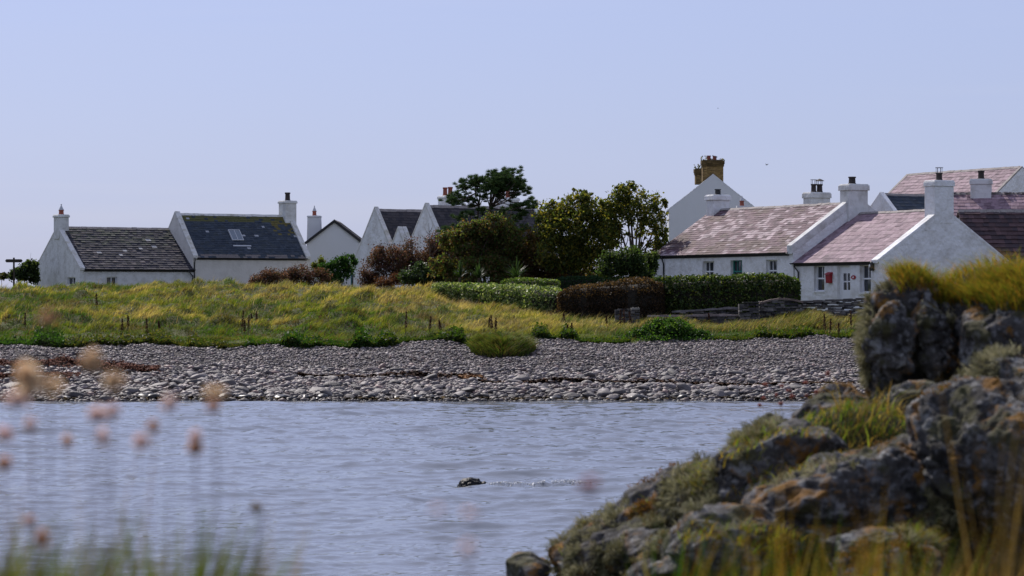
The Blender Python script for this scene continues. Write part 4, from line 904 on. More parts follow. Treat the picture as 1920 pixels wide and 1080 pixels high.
plant('shrub', 'low spreading reddish brown bush before the skylight cottage', 'shrub', 550, 187, [(500, 525, 0, 26, 16), (530, 518, 0, 32, 20), (565, 518, 0, 30, 20), (598, 525, 0, 24, 18), (482, 533, 0, 16, 10)], 450, .07, BR, 6, trunks=False, tr=.04, asp=.4, crown='foliage', sub=14)
plant('shrub', 'small rusty brown bush between the red brown shrub and the meadow', 'shrub', 730, 180, [(725, 527, 0, 24, 12), (745, 525, 0, 16, 12)], 420, .065, [(.07, .032, .02), (.05, .022, .016)], 7, trunks=False, tr=.03, asp=.4, crown='foliage')
plant('shrub', 'rounded glossy green bush left of the spiky plants', 'shrub', 800, 178, [(770, 520, 0, 20, 16), (795, 512, 0, 26, 22), (825, 516, 0, 28, 24), (845, 522, .3, 20, 20)], 480, .075, [(.035, .06, .02), (.055, .085, .03), (.02, .04, .014)], 8, m='leafgloss', trunks=False, tr=.04, crown='foliage')
plant('shrub', 'bright green bush in the gap under the dark edged gable', 'shrub', 640, 206, [(640, 500, 0, 26, 18), (655, 492, 0, 14, 14), (618, 505, 0, 18, 14), (628, 520, 0, 30, 12)], 420, .08, [(.022, .065, .013), (.035, .08, .016), (.016, .045, .012)], 9, trunks=False, tr=.04, crown='foliage')
plant('shrub', 'yellow green bush at the right end of the skylight cottage', 'shrub', 596, 208, [(596, 492, 0, 12, 14), (606, 502, 0, 12, 12)], 420, .08, [(.10, .12, .02), (.07, .09, .02)], 10, trunks=False, tr=.04, crown='foliage')
plant('shrub', 'dark rounded shrub left of the lowest cottage beside the signpost', 'shrub', 46, 216, [(46, 508, 0, 20, 18), (60, 502, 0, 12, 16), (30, 516, 0, 14, 12), (56, 520, 0, 16, 14)], 560, .1, [(.03, .05, .018), (.045, .065, .02), (.02, .035, .012)], 11, trunks=False, tr=.06, crown='foliage')
plant('shrub', 'olive low bush at the left edge of the picture', 'shrub', 4, 220, [(2, 518, 0, 16, 8), (-14, 520, 0, 16, 10)], 420, .1, [(.06, .06, .02), (.04, .05, .018)], 12, trunks=False, tr=.04, crown='foliage')
plant('shrub', 'dark brown shrub massed behind the right spiky plant', 'shrub', 1010, 176, [(985, 480, 0, 34, 34), (1020, 500, 0, 40, 28), (1050, 505, 0, 34, 24), (1000, 450, .5, 26, 26), (960, 492, .2, 26, 30), (1085, 508, -.2, 30, 18), (1000, 525, -.5, 46, 16), (1060, 525, -.5, 46, 16), (1120, 520, -.5, 40, 18)], 360, .08, [(.09, .056, .028), (.065, .05, .022), (.12, .07, .034), (.06, .065, .02)], 13, trunks=False, tr=.06, crown='foliage')
plant('shrub', 'dark green and brown shrub thicket under the pine', 'shrub', 890, 175, [(850, 455, 0, 26, 24), (880, 470, .2, 34, 32), (915, 460, .2, 32, 36), (940, 440, .5, 26, 30), (890, 505, -.2, 44, 24), (930, 500, -.2, 34, 24), (960, 460, 0, 24, 30), (880, 530, -.4, 46, 16), (898, 438, -.3, 22, 26, .7), (925, 425, -.3, 26, 24, .6), (870, 430, -.2, 20, 18, .7), (945, 528, -.4, 40, 16), (830, 500, 0, 26, 20)], 340, .08, [(.06, .085, .024), (.085, .062, .028), (.10, .06, .03), (.065, .11, .028), (.10, .11, .03)], 14, trunks=False, tr=.06, crown='foliage')
plant('shrub', 'dense green mound of a bush on the edge of the shingle at right', 'shrub', 1250, 139.4, [(1250, 628, 0, 44, 26), (1212, 634, .2, 34, 20), (1290, 634, 0, 36, 18), (1250, 612, .3, 32, 14), (1322, 640, -.3, 30, 10), (1184, 642, 0, 26, 11), (1255, 640, -.5, 60, 14)], 560, .07, [(.022, .058, .010), (.034, .08, .014), (.055, .10, .02), (.014, .038, .008)], 15, trunks=False, tr=.03, crown='foliage', sub=14)
# pine
def pine():
    d = 178.; u = 918; r = np.random.default_rng(77); x = (u - CX) / F * d; zb = float(landz(x, d)); O = np.array([x, d, zb]); e = empty('pine_tree', tuple(O)); tag(e, 'flat topped pine with dark needle tufts on bare forked stems', 'tree')
    t = MB(); t1 = [px(921, 560, d) - O, px(922, 500, d) - O, px(924, 440, d) - O, px(919, 390, d) - O, px(921, 360, d) - O, px(928, 335, d) - O]
    t2 = [px(916, 560, d) - O, px(897, 470, d + .3) - O, px(894, 420, d + .3) - O, px(898, 385, d + .3) - O, px(892, 362, d) - O]
    t.tube([tuple(p) for p in t1], [.15, .13, .11, .09, .07, .04], 8); t.tube([tuple(p) for p in t2], [.11, .09, .08, .06, .03], 8)
    tips = [(870, 352), (884, 346), (866, 344), (898, 342), (876, 372), (890, 338), (912, 340), (900, 352), (928, 336), (922, 328), (940, 346), (952, 330), (948, 324), (956, 340), (970, 338), (962, 350), (978, 352), (986, 358), (972, 362), (958, 366), (930, 356), (910, 358), (945, 358), (850, 372), (862, 366), (846, 378), (988, 384), (968, 388), (906, 372), (885, 382), (940, 372), (995, 380), (856, 382), (935, 342), (966, 326)]
    for k in range(18):
        a = r.random() * 6.28; q = r.random() ** .5; tips.append((922 + 62 * q * math.cos(a), 352 - 24 * q * abs(math.sin(a)) + 10 * (r.random() - .3)))
    low = [(860, 410), (880, 402), (905, 396), (940, 398), (960, 392), (905, 430), (890, 452), (950, 442), (985, 430), (915, 448), (836, 432), (848, 428), (842, 440), (870, 440), (880, 450), (968, 410), (980, 402), (958, 430), (935, 460), (945, 452), (925, 470), (868, 470), (985, 460), (972, 470), (1000, 390)]
    Ps, dirs = [], []
    for i, (tu, tv) in enumerate(tips + low):
        q = px(tu, tv, d + r.normal(0, .55)) - O
        att = (t1 if abs(tu - 925) < abs(tu - 893) else t2); a = att[min(len(att) - 1, 3 + (i % 2))] if i < len(tips) else att[2 - (i % 2)]
        mid_ = (a + q) / 2 + np.array([0, 0, -.18]) + r.normal(0, .06, 3); t.tube([tuple(a), tuple(mid_), tuple(q)], [.045, .032, .015], 5)
        for k in range(13 if i < len(tips) else 15):
            qq = q + r.normal(size=3) * np.array([.23, .32, .13]); n = 90
            dr = r.normal(size=(n, 3)); dr[:, 2] = np.abs(dr[:, 2]) * 1.1 + .1; dr /= np.linalg.norm(dr, axis=1)[:, None]
            Ps.append(np.repeat(qq[None], n, 0) + dr * .03); dirs.append(dr)
    P = np.vstack(Ps); Dd = np.vstack(dirs); n = len(P); s = np.cross(Dd, r.normal(size=(n, 3))); s /= np.linalg.norm(s, axis=1)[:, None]
    ln = (.17 + .08 * r.random(n))[:, None]; V = np.stack([P - s * .014, P + s * .014, P + Dd * ln], 1).reshape(-1, 3)
    obj('crown', V, np.arange(3 * n).reshape(n, 3), M['needle'], e, col=pal([(.035, .075, .024), (.055, .105, .028), (.08, .12, .028)], n, r))
    t.build('trunk', M['bark'], e, smooth=True)
pine()
def bare():
    d = 184.; r = np.random.default_rng(5); b = px(806, 500, d); e = empty('bare_sapling', (b[0], d, float(landz(b[0], d)))); tag(e, 'small bare dead sapling before the right twin gable', 'tree'); O = np.array(e.location); t = MB()
    t.tube([tuple(px(806, 545, d) - O), tuple(px(806, 470, d) - O), tuple(px(804, 418, d) - O)], [.05, .035, .01], 6)
    for (v0, u1, v1) in ((470, 826, 440), (455, 790, 440), (450, 822, 428), (462, 786, 452), (440, 796, 426), (480, 830, 455), (435, 812, 420)):
        t.tube([tuple(px(805.5, v0, d) - O), tuple(px((805 + u1) / 2, (v0 + v1) / 2 + 3, d + r.normal(0, .2)) - O), tuple(px(u1, v1, d + r.normal(0, .4)) - O)], [.022, .016, .007], 5)
    t.build('trunk', M['bark'], e, smooth=True)
bare()
def spiky(u, v, d, hp, label, seed, wide=1.0):
    r = np.random.default_rng(seed); x = (u - CX) / F * d; z = zat(v, d); e = empty('spiky_plant', (x, d, z)); tag(e, label, 'plant'); h = hp * d / F; m = MB()
    for k in range(70):
        a = r.random() * 6.28; t = r.random() ** .7; L_ = h * (.8 + .35 * r.random()); out = L_ * t * wide; up = L_ * (1.05 - .75 * t); sd = np.array([-math.sin(a), math.cos(a)]) * .028
        p0 = np.array([0, 0]); pts = [(0, 0, 0), (out * .5 * math.cos(a), out * .5 * math.sin(a), up * .62), (out * math.cos(a), out * math.sin(a), up - .1 * out)]
        c = .55 * np.array([(.05, .10, .03), (.07, .13, .035), (.035, .07, .025)][r.integers(3)]) * (.7 + .5 * r.random())
        V = [(pts[0][0] - sd[0], pts[0][1] - sd[1], 0), (pts[0][0] + sd[0], pts[0][1] + sd[1], 0), (pts[1][0] + sd[0], pts[1][1] + sd[1], pts[1][2]), (pts[1][0] - sd[0], pts[1][1] - sd[1], pts[1][2]), pts[2]]
        m.add(V, [(0, 1, 2, 3), (3, 2, 4)], tuple(c))
    m.build('leaf_blades', M['leafgloss'], e)
    s = MB(); s.tube([(0, 0, -1.2), (0, 0, .05)], [.09, .07], 7); s.build('stem', M['bark'], e)
spiky(862, 522, 171.5, 40, 'narrow upright spiky plant, leftmost of the three behind the light hedge', 1, .5)
spiky(898, 522, 171, 36, 'upright spiky plant, middle one of the three behind the light hedge', 2, .7)
spiky(968, 522, 170.5, 42, 'wide spreading spiky plant, rightmost of the three behind the light hedge', 3, 1.1)
# grassy clump spilling onto the shingle
rng = np.random.default_rng(8); n = 24000; u = 942 + 32 * rng.normal(size=n); d = 134.4 + 1.0 * rng.normal(size=n); ok = ((u - 942) / 60) ** 2 + ((d - 134.4) / 2.2) ** 2 < 1; u, d = u[ok], d[ok]; x = (u - CX) / F * d
e2 = np.clip(1 - ((u - 942) / 60) ** 2 - ((d - 134.4) / 2.2) ** 2, 0, 1) ** .5
V, Fc, C = blades(np.stack([x, d, landz(x, d) + .42 * e2 * (1 + .5 * fbm(x / .5, d / .6, seed=5, oct=2))], -1), .18 + .36 * rng.random(len(x)) ** 1.6, np.full(len(x), .03), .6 + .5 * rng.random(len(x)), np.arctan2(d - 134.4, u - 942) + rng.normal(0, .5, len(x)), pal([(.06, .12, .015), (.10, .15, .02), (.17, .17, .035), (.035, .065, .01), (.12, .08, .03)], len(x), rng))
tag(obj('grass_clump', V, Fc, M['grass'], col=C), 'rounded green grass clump spilling down onto the shingle', 'grass')
K = 24; m = MB(); cx0 = px(942, 0, 134.4)
aa = np.linspace(0, 6.28, K, endpoint=False); Vm = [(cx0[0], 134.4, float(landz(cx0[0], 134.4)) + .5)]
for q in (.5, .8, 1.0):
    for a in aa: xx = cx0[0] + 1.5 * q * math.cos(a); dd = 134.4 + 2.1 * q * math.sin(a); Vm.append((xx, dd, float(landz(xx, dd)) + .5 * (1 - q * q) ** .5 - .03))
fs = [(0, 1 + k, 1 + (k + 1) % K) for k in range(K)] + [(1 + j * K + k, 1 + (j + 1) * K + k, 1 + (j + 1) * K + (k + 1) % K, 1 + j * K + (k + 1) % K) for j in range(2) for k in range(K)]
o = obj('turf_mound', Vm, fs, M['twig'], bpy.data.objects['grass_clump'], smooth=True)

# ------------------------------------------------------------------ signpost, birds, rock in the water
b = px(26, 525, 212.); z = float(landz(b[0], 212.)); e = empty('signpost', (b[0], 212., z)); tag(e, 'wooden fingerpost with two opposite arms at far left', 'signpost')
m = MB(); hp = zat(483, 212.) - z; m.box(-.06, .06, -.06, .06, -.3, hp); m.build('post', mat('dark wood', (.045, .035, .028), .9, nscale=6, namt=.3), e)
for s_ in (-1, 1):
    m = MB(); L_ = .66; h = zat(486, 212.) - z
    q = [(s_ * .065, -.025), (s_ * L_, -.025), (s_ * L_, .025), (s_ * .065, .025)]
    P0 = [(s_ * .065, -.03, h - .24), (s_ * (L_ - .1), -.03, h - .24), (s_ * L_, -.03, h - .12), (s_ * (L_ - .1), -.03, h), (s_ * .065, -.03, h)]
    m.prism(P0, [(a, .03, c) for a, b_, c in P0]); m.build('sign_arm', bpy.data.materials['dark wood'], e)
def bird(u, v, d, L_, label, flying, seed, colr):
    ce = px(u, v, d); r = np.random.default_rng(seed); m = MB()
    prof = [(.01, 0), (.09, .12), (.15, .35), (.14, .6), (.08, .85), (.02, 1.0)]; m.lathe([(a * L_, (z - .5) * L_) for a, z in prof], (0, 0, 0), 8, colr)
    V = np.vstack(m.V); V = np.stack([V[:, 2], V[:, 0], V[:, 1] + .25 * V[:, 2]], -1); m.V = [V]
    m.lathe([(.01, -.09 * L_), (.09 * L_, -.03 * L_), (.08 * L_, .06 * L_), (.01, .1 * L_)], (.48 * L_, 0, .2 * L_), 8, colr)
    m.add([(.56 * L_, -.02, .2 * L_), (.56 * L_, .02, .2 * L_), (.72 * L_, 0, .17 * L_)], [(0, 1, 2)], (.3, .2, .05))
    if flying:
        for s_ in (-1, 1): m.add([(.2 * L_, .08 * s_ * L_, .08 * L_), (-.15 * L_, .08 * s_ * L_, .05 * L_), (-.25 * L_, .55 * s_ * L_, .4 * L_), (.12 * L_, .5 * s_ * L_, .42 * L_), (-.3 * L_, 1.0 * s_ * L_, .5 * L_)], [(0, 1, 2, 3), (3, 2, 4)], colr)
    else:
        for s_ in (-1, 1): m.tube([(0, .05 * s_ * L_, -.1 * L_), (.02 * L_, .05 * s_ * L_, -.38 * L_)], .012, 5, (.3, .15, .05))
    o = m.build('bird', mat('feathers %d' % seed, rough=.8, attr=True), None, smooth=True); o.location = tuple(ce); o.rotation_euler = (.3 if flying else 0, .4 if flying else 0, 2.5 if not flying else 1.0)
    return tag(o, label, 'bird')
bird(1341, 293.5, 214.7, .42, 'gull perched on a pot of the yellow brick chimney', False, 1, (.12, .12, .13))
bird(1437, 309, 200., .2, 'small dark bird flying right of the yellow brick chimney', True, 2, (.02, .02, .02))
bird(1346, 203, 300., .14, 'tiny distant bird high in the sky above the yellow brick chimney', True, 3, (.03, .03, .03))
M['wet'] = mat('wet black rock', (.005, .005, .006), .5, nscale=9, namt=.4, bump=.03, bscale=16, spec=.14)
V0, F0 = ico(5); wr = px(889, 917, 64.0); e = None
V = []; Fc = []
for k, (ox, rx, ry, rz, sd) in enumerate(((-.07, .245, .2, .165, 3), (.19, .15, .16, .115, 4))):
    rad = 1 + .20 * fbm(V0[:, 0] * 1.8 + sd, V0[:, 1] * 1.8, V0[:, 2] * 1.8, seed=sd, oct=4)
    V.append(V0 * rad[:, None] * [rx * 1.2, ry * 1.2, rz * 1.3] + [ox * 1.2, .03 * k, .035]); Fc.append(F0 + k * len(V0))
o = obj('wet_rock', np.vstack(V), np.vstack(Fc), M['wet'], smooth=True, loc=(wr[0], 64., .0)); tag(o, 'black wet two humped rock just breaking the surface of the water', 'rock')

# added white flakes stand in for sun glints along the wake
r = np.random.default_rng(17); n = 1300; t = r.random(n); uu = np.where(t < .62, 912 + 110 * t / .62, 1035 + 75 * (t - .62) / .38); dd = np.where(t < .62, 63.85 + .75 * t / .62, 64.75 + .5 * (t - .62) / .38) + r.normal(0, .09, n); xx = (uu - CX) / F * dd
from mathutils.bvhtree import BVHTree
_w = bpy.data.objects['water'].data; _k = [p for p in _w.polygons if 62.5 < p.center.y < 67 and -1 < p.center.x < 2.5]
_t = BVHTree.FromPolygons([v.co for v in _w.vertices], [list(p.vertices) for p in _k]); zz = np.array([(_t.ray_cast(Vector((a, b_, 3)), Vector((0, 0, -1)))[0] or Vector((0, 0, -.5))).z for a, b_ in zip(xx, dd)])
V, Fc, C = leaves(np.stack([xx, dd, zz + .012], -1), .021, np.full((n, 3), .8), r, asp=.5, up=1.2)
tag(obj('wake_glints', V, Fc, M['paint'], col=C), 'white flakes painted as sun glints on the wake, trailing right from the wet rock', 'glints', kind='stuff')

# ------------------------------------------------------------------ foreground headland
def headz(x, y):
    lft = 3.80 - .32 * np.clip(y - 3.2, 0, 40) - .02 * np.clip(y, 0, 3)
    rgt = 3.82 - .08 * np.clip(y - 2, 0, 10) - .62 * np.clip(y - 11.6, 0, 40)
    t = np.clip((x - (-.80 + .02 * y)) / .5, 0, 1); t = t * t * (3 - 2 * t)
    z = lft * (1 - t) + rgt * t
    z = z + .77 * np.exp(-((x - 1.30) / .74) ** 2 - ((y - 10.75) / .46) ** 2)
    return np.maximum(z + .03 * fbm(x * 2.2, y * 2.2, seed=201, oct=4), -1.2)
gx = np.concatenate([[-30, -15, -8, -5], np.linspace(-3.4, 3.6, 150), [5, 8, 15, 30]]); gy = np.concatenate([[-30, -12, -5, -2], np.linspace(0, 14, 220), [15, 16, 17, 18.5, 20, 23]])
X, Y = np.meshgrid(gx, gy, indexing='xy'); V, Fq = grid_mesh(X, Y, headz(X, Y))
tag(obj('headland_ground', V, Fq, mat('headland soil', (.03, .032, .010), .95, nscale=3, namt=.5, bump=.03, bscale=9), smooth=True), kind='structure')
# lichen covered rock
m = bpy.data.materials.new('lichen covered rock'); m.use_nodes = True; t = m.node_tree; b = t.nodes['Principled BSDF']; b.inputs['Roughness'].default_value = .9; b.inputs['Specular IOR Level'].default_value = .25
tcr = t.nodes.new('ShaderNodeTexCoord'); geo = tcr.outputs['Object']
def tn(scale, det=6, rough=.6):
    n = t.nodes.new('ShaderNodeTexNoise'); n.inputs['Scale'].default_value = scale; n.inputs['Detail'].default_value = det; n.inputs['Roughness'].default_value = rough
    mpp = t.nodes.new('ShaderNodeMapping'); mpp.inputs['Location'].default_value = (scale * 1.7, scale * .3, scale); t.links.new(geo, mpp.inputs[0]); t.links.new(mpp.outputs[0], n.inputs['Vector']); return n.outputs['Fac']
def mrng(s, a, b_, c=0., d=1.):
    n = t.nodes.new('ShaderNodeMapRange'); n.inputs['From Min'].default_value = a; n.inputs['From Max'].default_value = b_; n.inputs['To Min'].default_value = c; n.inputs['To Max'].default_value = d; t.links.new(s, n.inputs['Value']); return n.outputs[0]
def mixc(f, a, colr):
    n = t.nodes.new('ShaderNodeMix'); n.data_type = 'RGBA'; t.links.new(f, n.inputs[0])
    if isinstance(a, tuple): n.inputs[6].default_value = (*a, 1)
    else: t.links.new(a, n.inputs[6])
    n.inputs[7].default_value = (*colr, 1); return n.outputs[2]
c = mixc(mrng(tn(7), .35, .65), (.020, .0185, .017), (.092, .085, .08))
c = mixc(mrng(tn(26), .52, .62), c, (.17, .168, .168))
c = mixc(mrng(tn(10, 8, .7), .56, .62), c, (.25, .25, .24))
c = mixc(mrng(tn(4.6, 7, .65), .53, .60, 0, .85), c, (.070, .066, .026))
c = mixc(mrng(tn(5.2, 8, .68), .54, .60, 0, .85), c, (.22, .10, .010))
c = mixc(mrng(tn(15, 5, .6), .56, .64, 0, .85), c, (.010, .010, .009))
t.links.new(c, b.inputs['Base Color'])
bp = t.nodes.new('ShaderNodeBump'); bp.inputs['Distance'].default_value = .022; n = t.nodes.new('ShaderNodeTexNoise'); n.inputs['Scale'].default_value = 24; n.inputs['Detail'].default_value = 8; n.inputs['Roughness'].default_value = .7
t.links.new(geo, n.inputs['Vector']); t.links.new(n.outputs['Fac'], bp.inputs['Height']); t.links.new(bp.outputs[0], b.inputs['Normal']); M['rock'] = m
VR, FR = ico(7)
VR5, FR5 = ico(6)
ROCKS = []
def rock(u, v, d, ru, rv, dep, seed, label, rot=0., facets=16, amp=.10, tilt=0., hi=True, name='rock', sq=.75):
    r = np.random.default_rng(seed); V0, F0 = (VR, FR) if hi else (VR5, FR5)
    nrm = r.normal(size=(facets, 3)); nrm /= np.linalg.norm(nrm, axis=1)[:, None]; h = sq + .35 * r.random(facets)
    q = np.maximum(V0 @ nrm.T, .02) / h; p_ = 9.0
    rad = np.minimum((q ** p_).sum(1) ** (-1 / p_), 1.25)
    sc = np.array([ru * d / F, dep, rv * d / F]); P = V0 * rad[:, None]; W_ = P * sc
    k = 3.2; nz_ = amp * .5 * fbm(W_[:, 0] * k + seed, W_[:, 1] * k, W_[:, 2] * k, seed=seed, oct=6, gain=.56)
    rg_ = 1 - np.abs(fbm(W_[:, 0] * 4.2 + 9, W_[:, 1] * 4.2, W_[:, 2] * 6.5, seed=seed + 3, oct=4)); nz_ -= amp * .8 * np.clip(rg_ - .78, 0, 1) * 4 * .35
    nz_ += amp * .16 * fbm(W_[:, 0] * 13, W_[:, 1] * 13, W_[:, 2] * 17, seed=seed + 9, oct=4, gain=.6)
    Wd_ = W_ + V0 * nz_[:, None]
    c_, s_ = math.cos(rot), math.sin(rot); Wd_ = np.stack([Wd_[:, 0] * c_ + Wd_[:, 2] * s_, Wd_[:, 1], -Wd_[:, 0] * s_ + Wd_[:, 2] * c_], -1)
    ce = px(u, v, d); o = obj(name, Wd_, F0, M['rock'], smooth=True, loc=tuple(ce)); tag(o, label, 'rock')
    nn = np.zeros_like(Wd_); a = np.cross(Wd_[F0[:, 1]] - Wd_[F0[:, 0]], Wd_[F0[:, 2]] - Wd_[F0[:, 0]])
    for j in range(3): np.add.at(nn, F0[:, j], a)
    nn /= np.linalg.norm(nn, axis=1)[:, None] + 1e-9
    ROCKS.append((Wd_ + ce, nn)); return o
rock(1725, 695, 11.6, 122, 138, .26, 1, 'tall lichened rock block at right with a hairy left edge', rot=-.12, facets=20, sq=.78)
rock(1800, 675, 11.6, 130, 120, .26, 2, 'dark hollowed rock between the tall block and the right edge', facets=14)
rock(1900, 640, 11.4, 120, 110, .3, 3, 'grey upper rock at the right edge under the grassy top', facets=12, sq=.8)
rock(1640, 930, 9.7, 230, 105, .42, 4, 'broad sloping grey slab in the middle of the foreground outcrop', rot=-.26, facets=16)
rock(1850, 880, 9.5, 150, 150, .42, 5, 'large dark rock at the right edge with a rounded shoulder', rot=-.2, facets=14)
rock(1885, 760, 10.0, 75, 85, .28, 6, 'orange and grey lichened rock at the right edge above the large dark one', rot=-.3, facets=12)
rock(1430, 905, 10.3, 125, 80, .34, 7, 'rock with a bright orange lichen patch, left of the sloping slab', rot=-.42, facets=14)
rock(1310, 950, 10.4, 80, 72, .3, 8, 'hairy lichened rock stepping down to the water', rot=-.5, facets=13)
rock(1205, 1010, 10.5, 75, 52, .3, 9, 'lower rock of the outcrop with dark pointed top', rot=-.3, facets=10)
rock(1120, 1035, 10.6, 72, 48, .3, 10, 'mossy rock near the bottom of the outcrop', rot=-.25, facets=12, hi=False)
rock(990, 1075, 10.9, 46, 34, .2, 11, 'small rounded mossy boulder at the very tip of the outcrop', facets=14, amp=.05, hi=False, name='boulder')
rock(1070, 1070, 10.6, 26, 20, .12, 12, 'small smooth grey stone right of the mossy boulder', facets=16, amp=.03, hi=False, name='boulder')
rock(1105, 1078, 10.4, 34, 22, .14, 13, 'pale grey stone at the bottom between the mossy rock and the smooth stone', facets=16, amp=.03, hi=False, name='boulder')
rock(1490, 822, 10.9, 66, 26, .22, 14, 'flat dark rock at the left end of the grassy ledge', rot=-.2, facets=12, hi=False)
rock(1445, 805, 11.1, 34, 28, .18, 15, 'knobbly dark rock sticking out over the water at left of the ledge', rot=-.5, facets=10, hi=False)
rock(1560, 770, 11.3, 88, 44, .2, 16, 'low rock with orange specks at the foot of the tall block', rot=-.5, facets=12, hi=False)
rock(1740, 765, 10.9, 62, 36, .18, 17, 'pale wedge shaped rock in the dark hollow', rot=.1, facets=9, hi=False)
rock(1660, 1050, 9.0, 130, 70, .32, 18, 'low grey rock at the bottom centre right of the outcrop', rot=-.1, facets=14)
rock(1420, 1030, 9.4, 150, 90, .34, 19, 'shadowed rock at the bottom of the outcrop below the orange patch', rot=-.2, facets=14)
rock(1280, 1060, 9.7, 90, 50, .3, 20, 'low shadowed rock at the bottom left part of the outcrop', rot=-.2, facets=13, hi=False)
rock(1835, 580, 11.65, 185, 66, .3, 21, 'earthy top of the outcrop under the hanging grass', rot=-.14, facets=18, amp=.05, hi=False)
rock(1545, 888, 10.1, 90, 42, .24, 22, 'ridged grey rock directly below the grassy ledge', rot=-.2, facets=11)
rock(1662, 640, 11.32, 44, 70, .12, 23, 'narrow rib of rock at the left of the tall block', rot=-.15, facets=12, hi=False)
rock(1738, 630, 11.36, 40, 78, .12, 24, 'dark middle rib of the tall block beneath the grass', rot=.05, facets=12, hi=False)
rock(1850, 640, 11.22, 46, 52, .12, 25, 'pale grey faced lump in the upper rock', rot=-.2, facets=9, hi=False)
rock(1330, 1030, 10.9, 330, 150, .38, 26, 'long sloping ridge of rock carrying the outcrop down to the water', rot=-.48, facets=22, amp=.09, sq=.86)
rock(1740, 1000, 10.1, 330, 120, .4, 27, 'low dark bedrock shelf across the foot of the outcrop', rot=-.12, facets=20, amp=.09, sq=.86)
AV = np.vstack([a for a, b_ in ROCKS]); AN = np.vstack([b_ for a, b_ in ROCKS])
pu = AV[:, 0] / AV[:, 1] * F + CX; pv = HZ + (EYE - AV[:, 2]) / AV[:, 1] * F
rid = np.repeat(np.arange(len(ROCKS)), [len(a) for a, b_ in ROCKS])
# hairy lichen tufts
def tufts(idx, n_str, L_, cols, r, w=.0016, droop=.15):
    P = AV[idx]; N = AN[idx]; n = len(P); base = np.repeat(P, n_str, 0) + r.normal(0, .007, (n * n_str, 3)); dr = np.repeat(N, n_str, 0) + r.normal(0, .55, (n * n_str, 3)); dr[:, 2] += .12; dr /= np.linalg.norm(dr, axis=1)[:, None]
    l = (np.repeat(L_ * (.5 + r.random(n)), n_str) * (.5 + .7 * r.random(n * n_str)))[:, None]
    s = np.cross(dr, r.normal(size=dr.shape)); s /= np.linalg.norm(s, axis=1)[:, None]; mid_ = base + dr * l * .55; tip = base + dr * l - np.array([0, 0, droop]) * l
    V = np.stack([base - s * w, base + s * w, mid_ + s * w * 1.2, mid_ - s * w * 1.2, tip], 1).reshape(-1, 3); i = (np.arange(n * n_str) * 5)[:, None]
    Fc = np.concatenate([i + [0, 1, 2], i + [0, 2, 3], i + [3, 2, 4]], 1).reshape(-1, 3); c = np.repeat(pal(cols, n, r, .3), n_str, 0) * (.75 + .5 * r.random((n * n_str, 1)))
    return V, Fc, np.repeat(c, 3, 0)
r = np.random.default_rng(404)
vis = (AN[:, 1] < .45) & (AV[:, 2] > headz(AV[:, 0], AV[:, 1]))
nzl = fbm(AV[:, 0] * 5.5, AV[:, 1] * 5.5, AV[:, 2] * 5.5, seed=77, oct=3)
edge = np.exp(-((pu - 1612) / 26) ** 2) * ((pv > 590) & (pv < 770)) * .8 + np.exp(-((pu - 1310) / 55) ** 2 - ((pv - 930) / 50) ** 2) * .7 + np.exp(-((pu - 1130) / 80) ** 2 - ((pv - 1015) / 40) ** 2) * .5 + np.exp(-((pu - 1785) / 24) ** 2 - ((pv - 600) / 26) ** 2) * .9 + np.exp(-((pu - 1640) / 22) ** 2 - ((pv - 632) / 18) ** 2) * .7
sc_ = nzl + edge
cand = np.where(vis & (sc_ > .47) & ~((pu > 1465) & (pu < 1900) & (pv > 725) & (pv < 860)))[0]; cand = r.choice(cand, min(4200, len(cand)), replace=False)
V, Fc, C = tufts(cand, 14, .034, [(.21, .20, .10), (.28, .26, .14), (.15, .14, .06), (.34, .31, .18)], r)
tag(obj('tufted_lichen', V, Fc, M['lichen'], col=C), 'grey green hairy lichen growing over the foreground rocks', 'lichen', kind='stuff')
cand = np.where(vis & (AN[:, 2] > -.1) & (fbm(AV[:, 0] * 4, AV[:, 1] * 4, AV[:, 2] * 4, seed=99, oct=3) > .5))[0]; cand = r.choice(cand, min(1500, len(cand)), replace=False)
V, Fc, C = tufts(cand, 10, .012, [(.18, .085, .015), (.22, .11, .02), (.16, .12, .02)], r, w=.002)
tag(obj('orange_lichen', V, Fc, M['lichen'], col=C), 'crisp orange lichen crusts on the foreground rocks', 'lichen', kind='stuff')
# grass over the top of the outcrop
GC = [(.13, .16, .018), (.20, .19, .022), (.26, .19, .025), (.28, .14, .025), (.08, .11, .014)]
cand = np.where((AN[:, 2] > .25) & np.isin(rid, [1, 2, 20, 0]) & (pv < np.interp(pu, [1640, 1700, 1760, 1920], [480, 560, 572, 585])))[0]; cand = r.choice(cand, 15000, replace=len(cand) < 15000)
h = .05 + .07 * r.random(len(cand)); V, Fc, C = blades(AV[cand] + r.normal(0, .006, (len(cand), 3)) - [0, 0, .01], h, .003 + .0015 * r.random(len(cand)), .6 + .9 * r.random(len(cand)), r.normal(-2.4, 1.0, len(cand)), pal(GC, len(cand), r))
tag(obj('cliff_grass', V, Fc, M['grass'], col=C), 'olive and rust grass hanging over the top of the foreground rock', 'grass', kind='stuff')
cand = np.where((AN[:, 2] > .35) & (AN[:, 1] < .3) & (pu > 1050) & (pu < 1900) & (pv > 800) & (fbm(AV[:, 0] * 4.5, AV[:, 1] * 4.5, AV[:, 2] * 4.5, seed=131, oct=2) > .33))[0]; cand = r.choice(cand, min(5200, len(cand)), replace=False)
V, Fc, C = blades(AV[cand] - [0, 0, .008], .025 + .05 * r.random(len(cand)), .003 + .0015 * r.random(len(cand)), .5 + .8 * r.random(len(cand)), r.normal(0, 1.6, len(cand)), pal([(.09, .13, .014), (.14, .15, .02), (.20, .14, .03), (.18, .10, .02)], len(cand), r))
tag(obj('crevice_grass', V, Fc, M['lush'], col=C), 'short grass rooted in the creases of the sloping foreground rock', 'grass', kind='stuff')
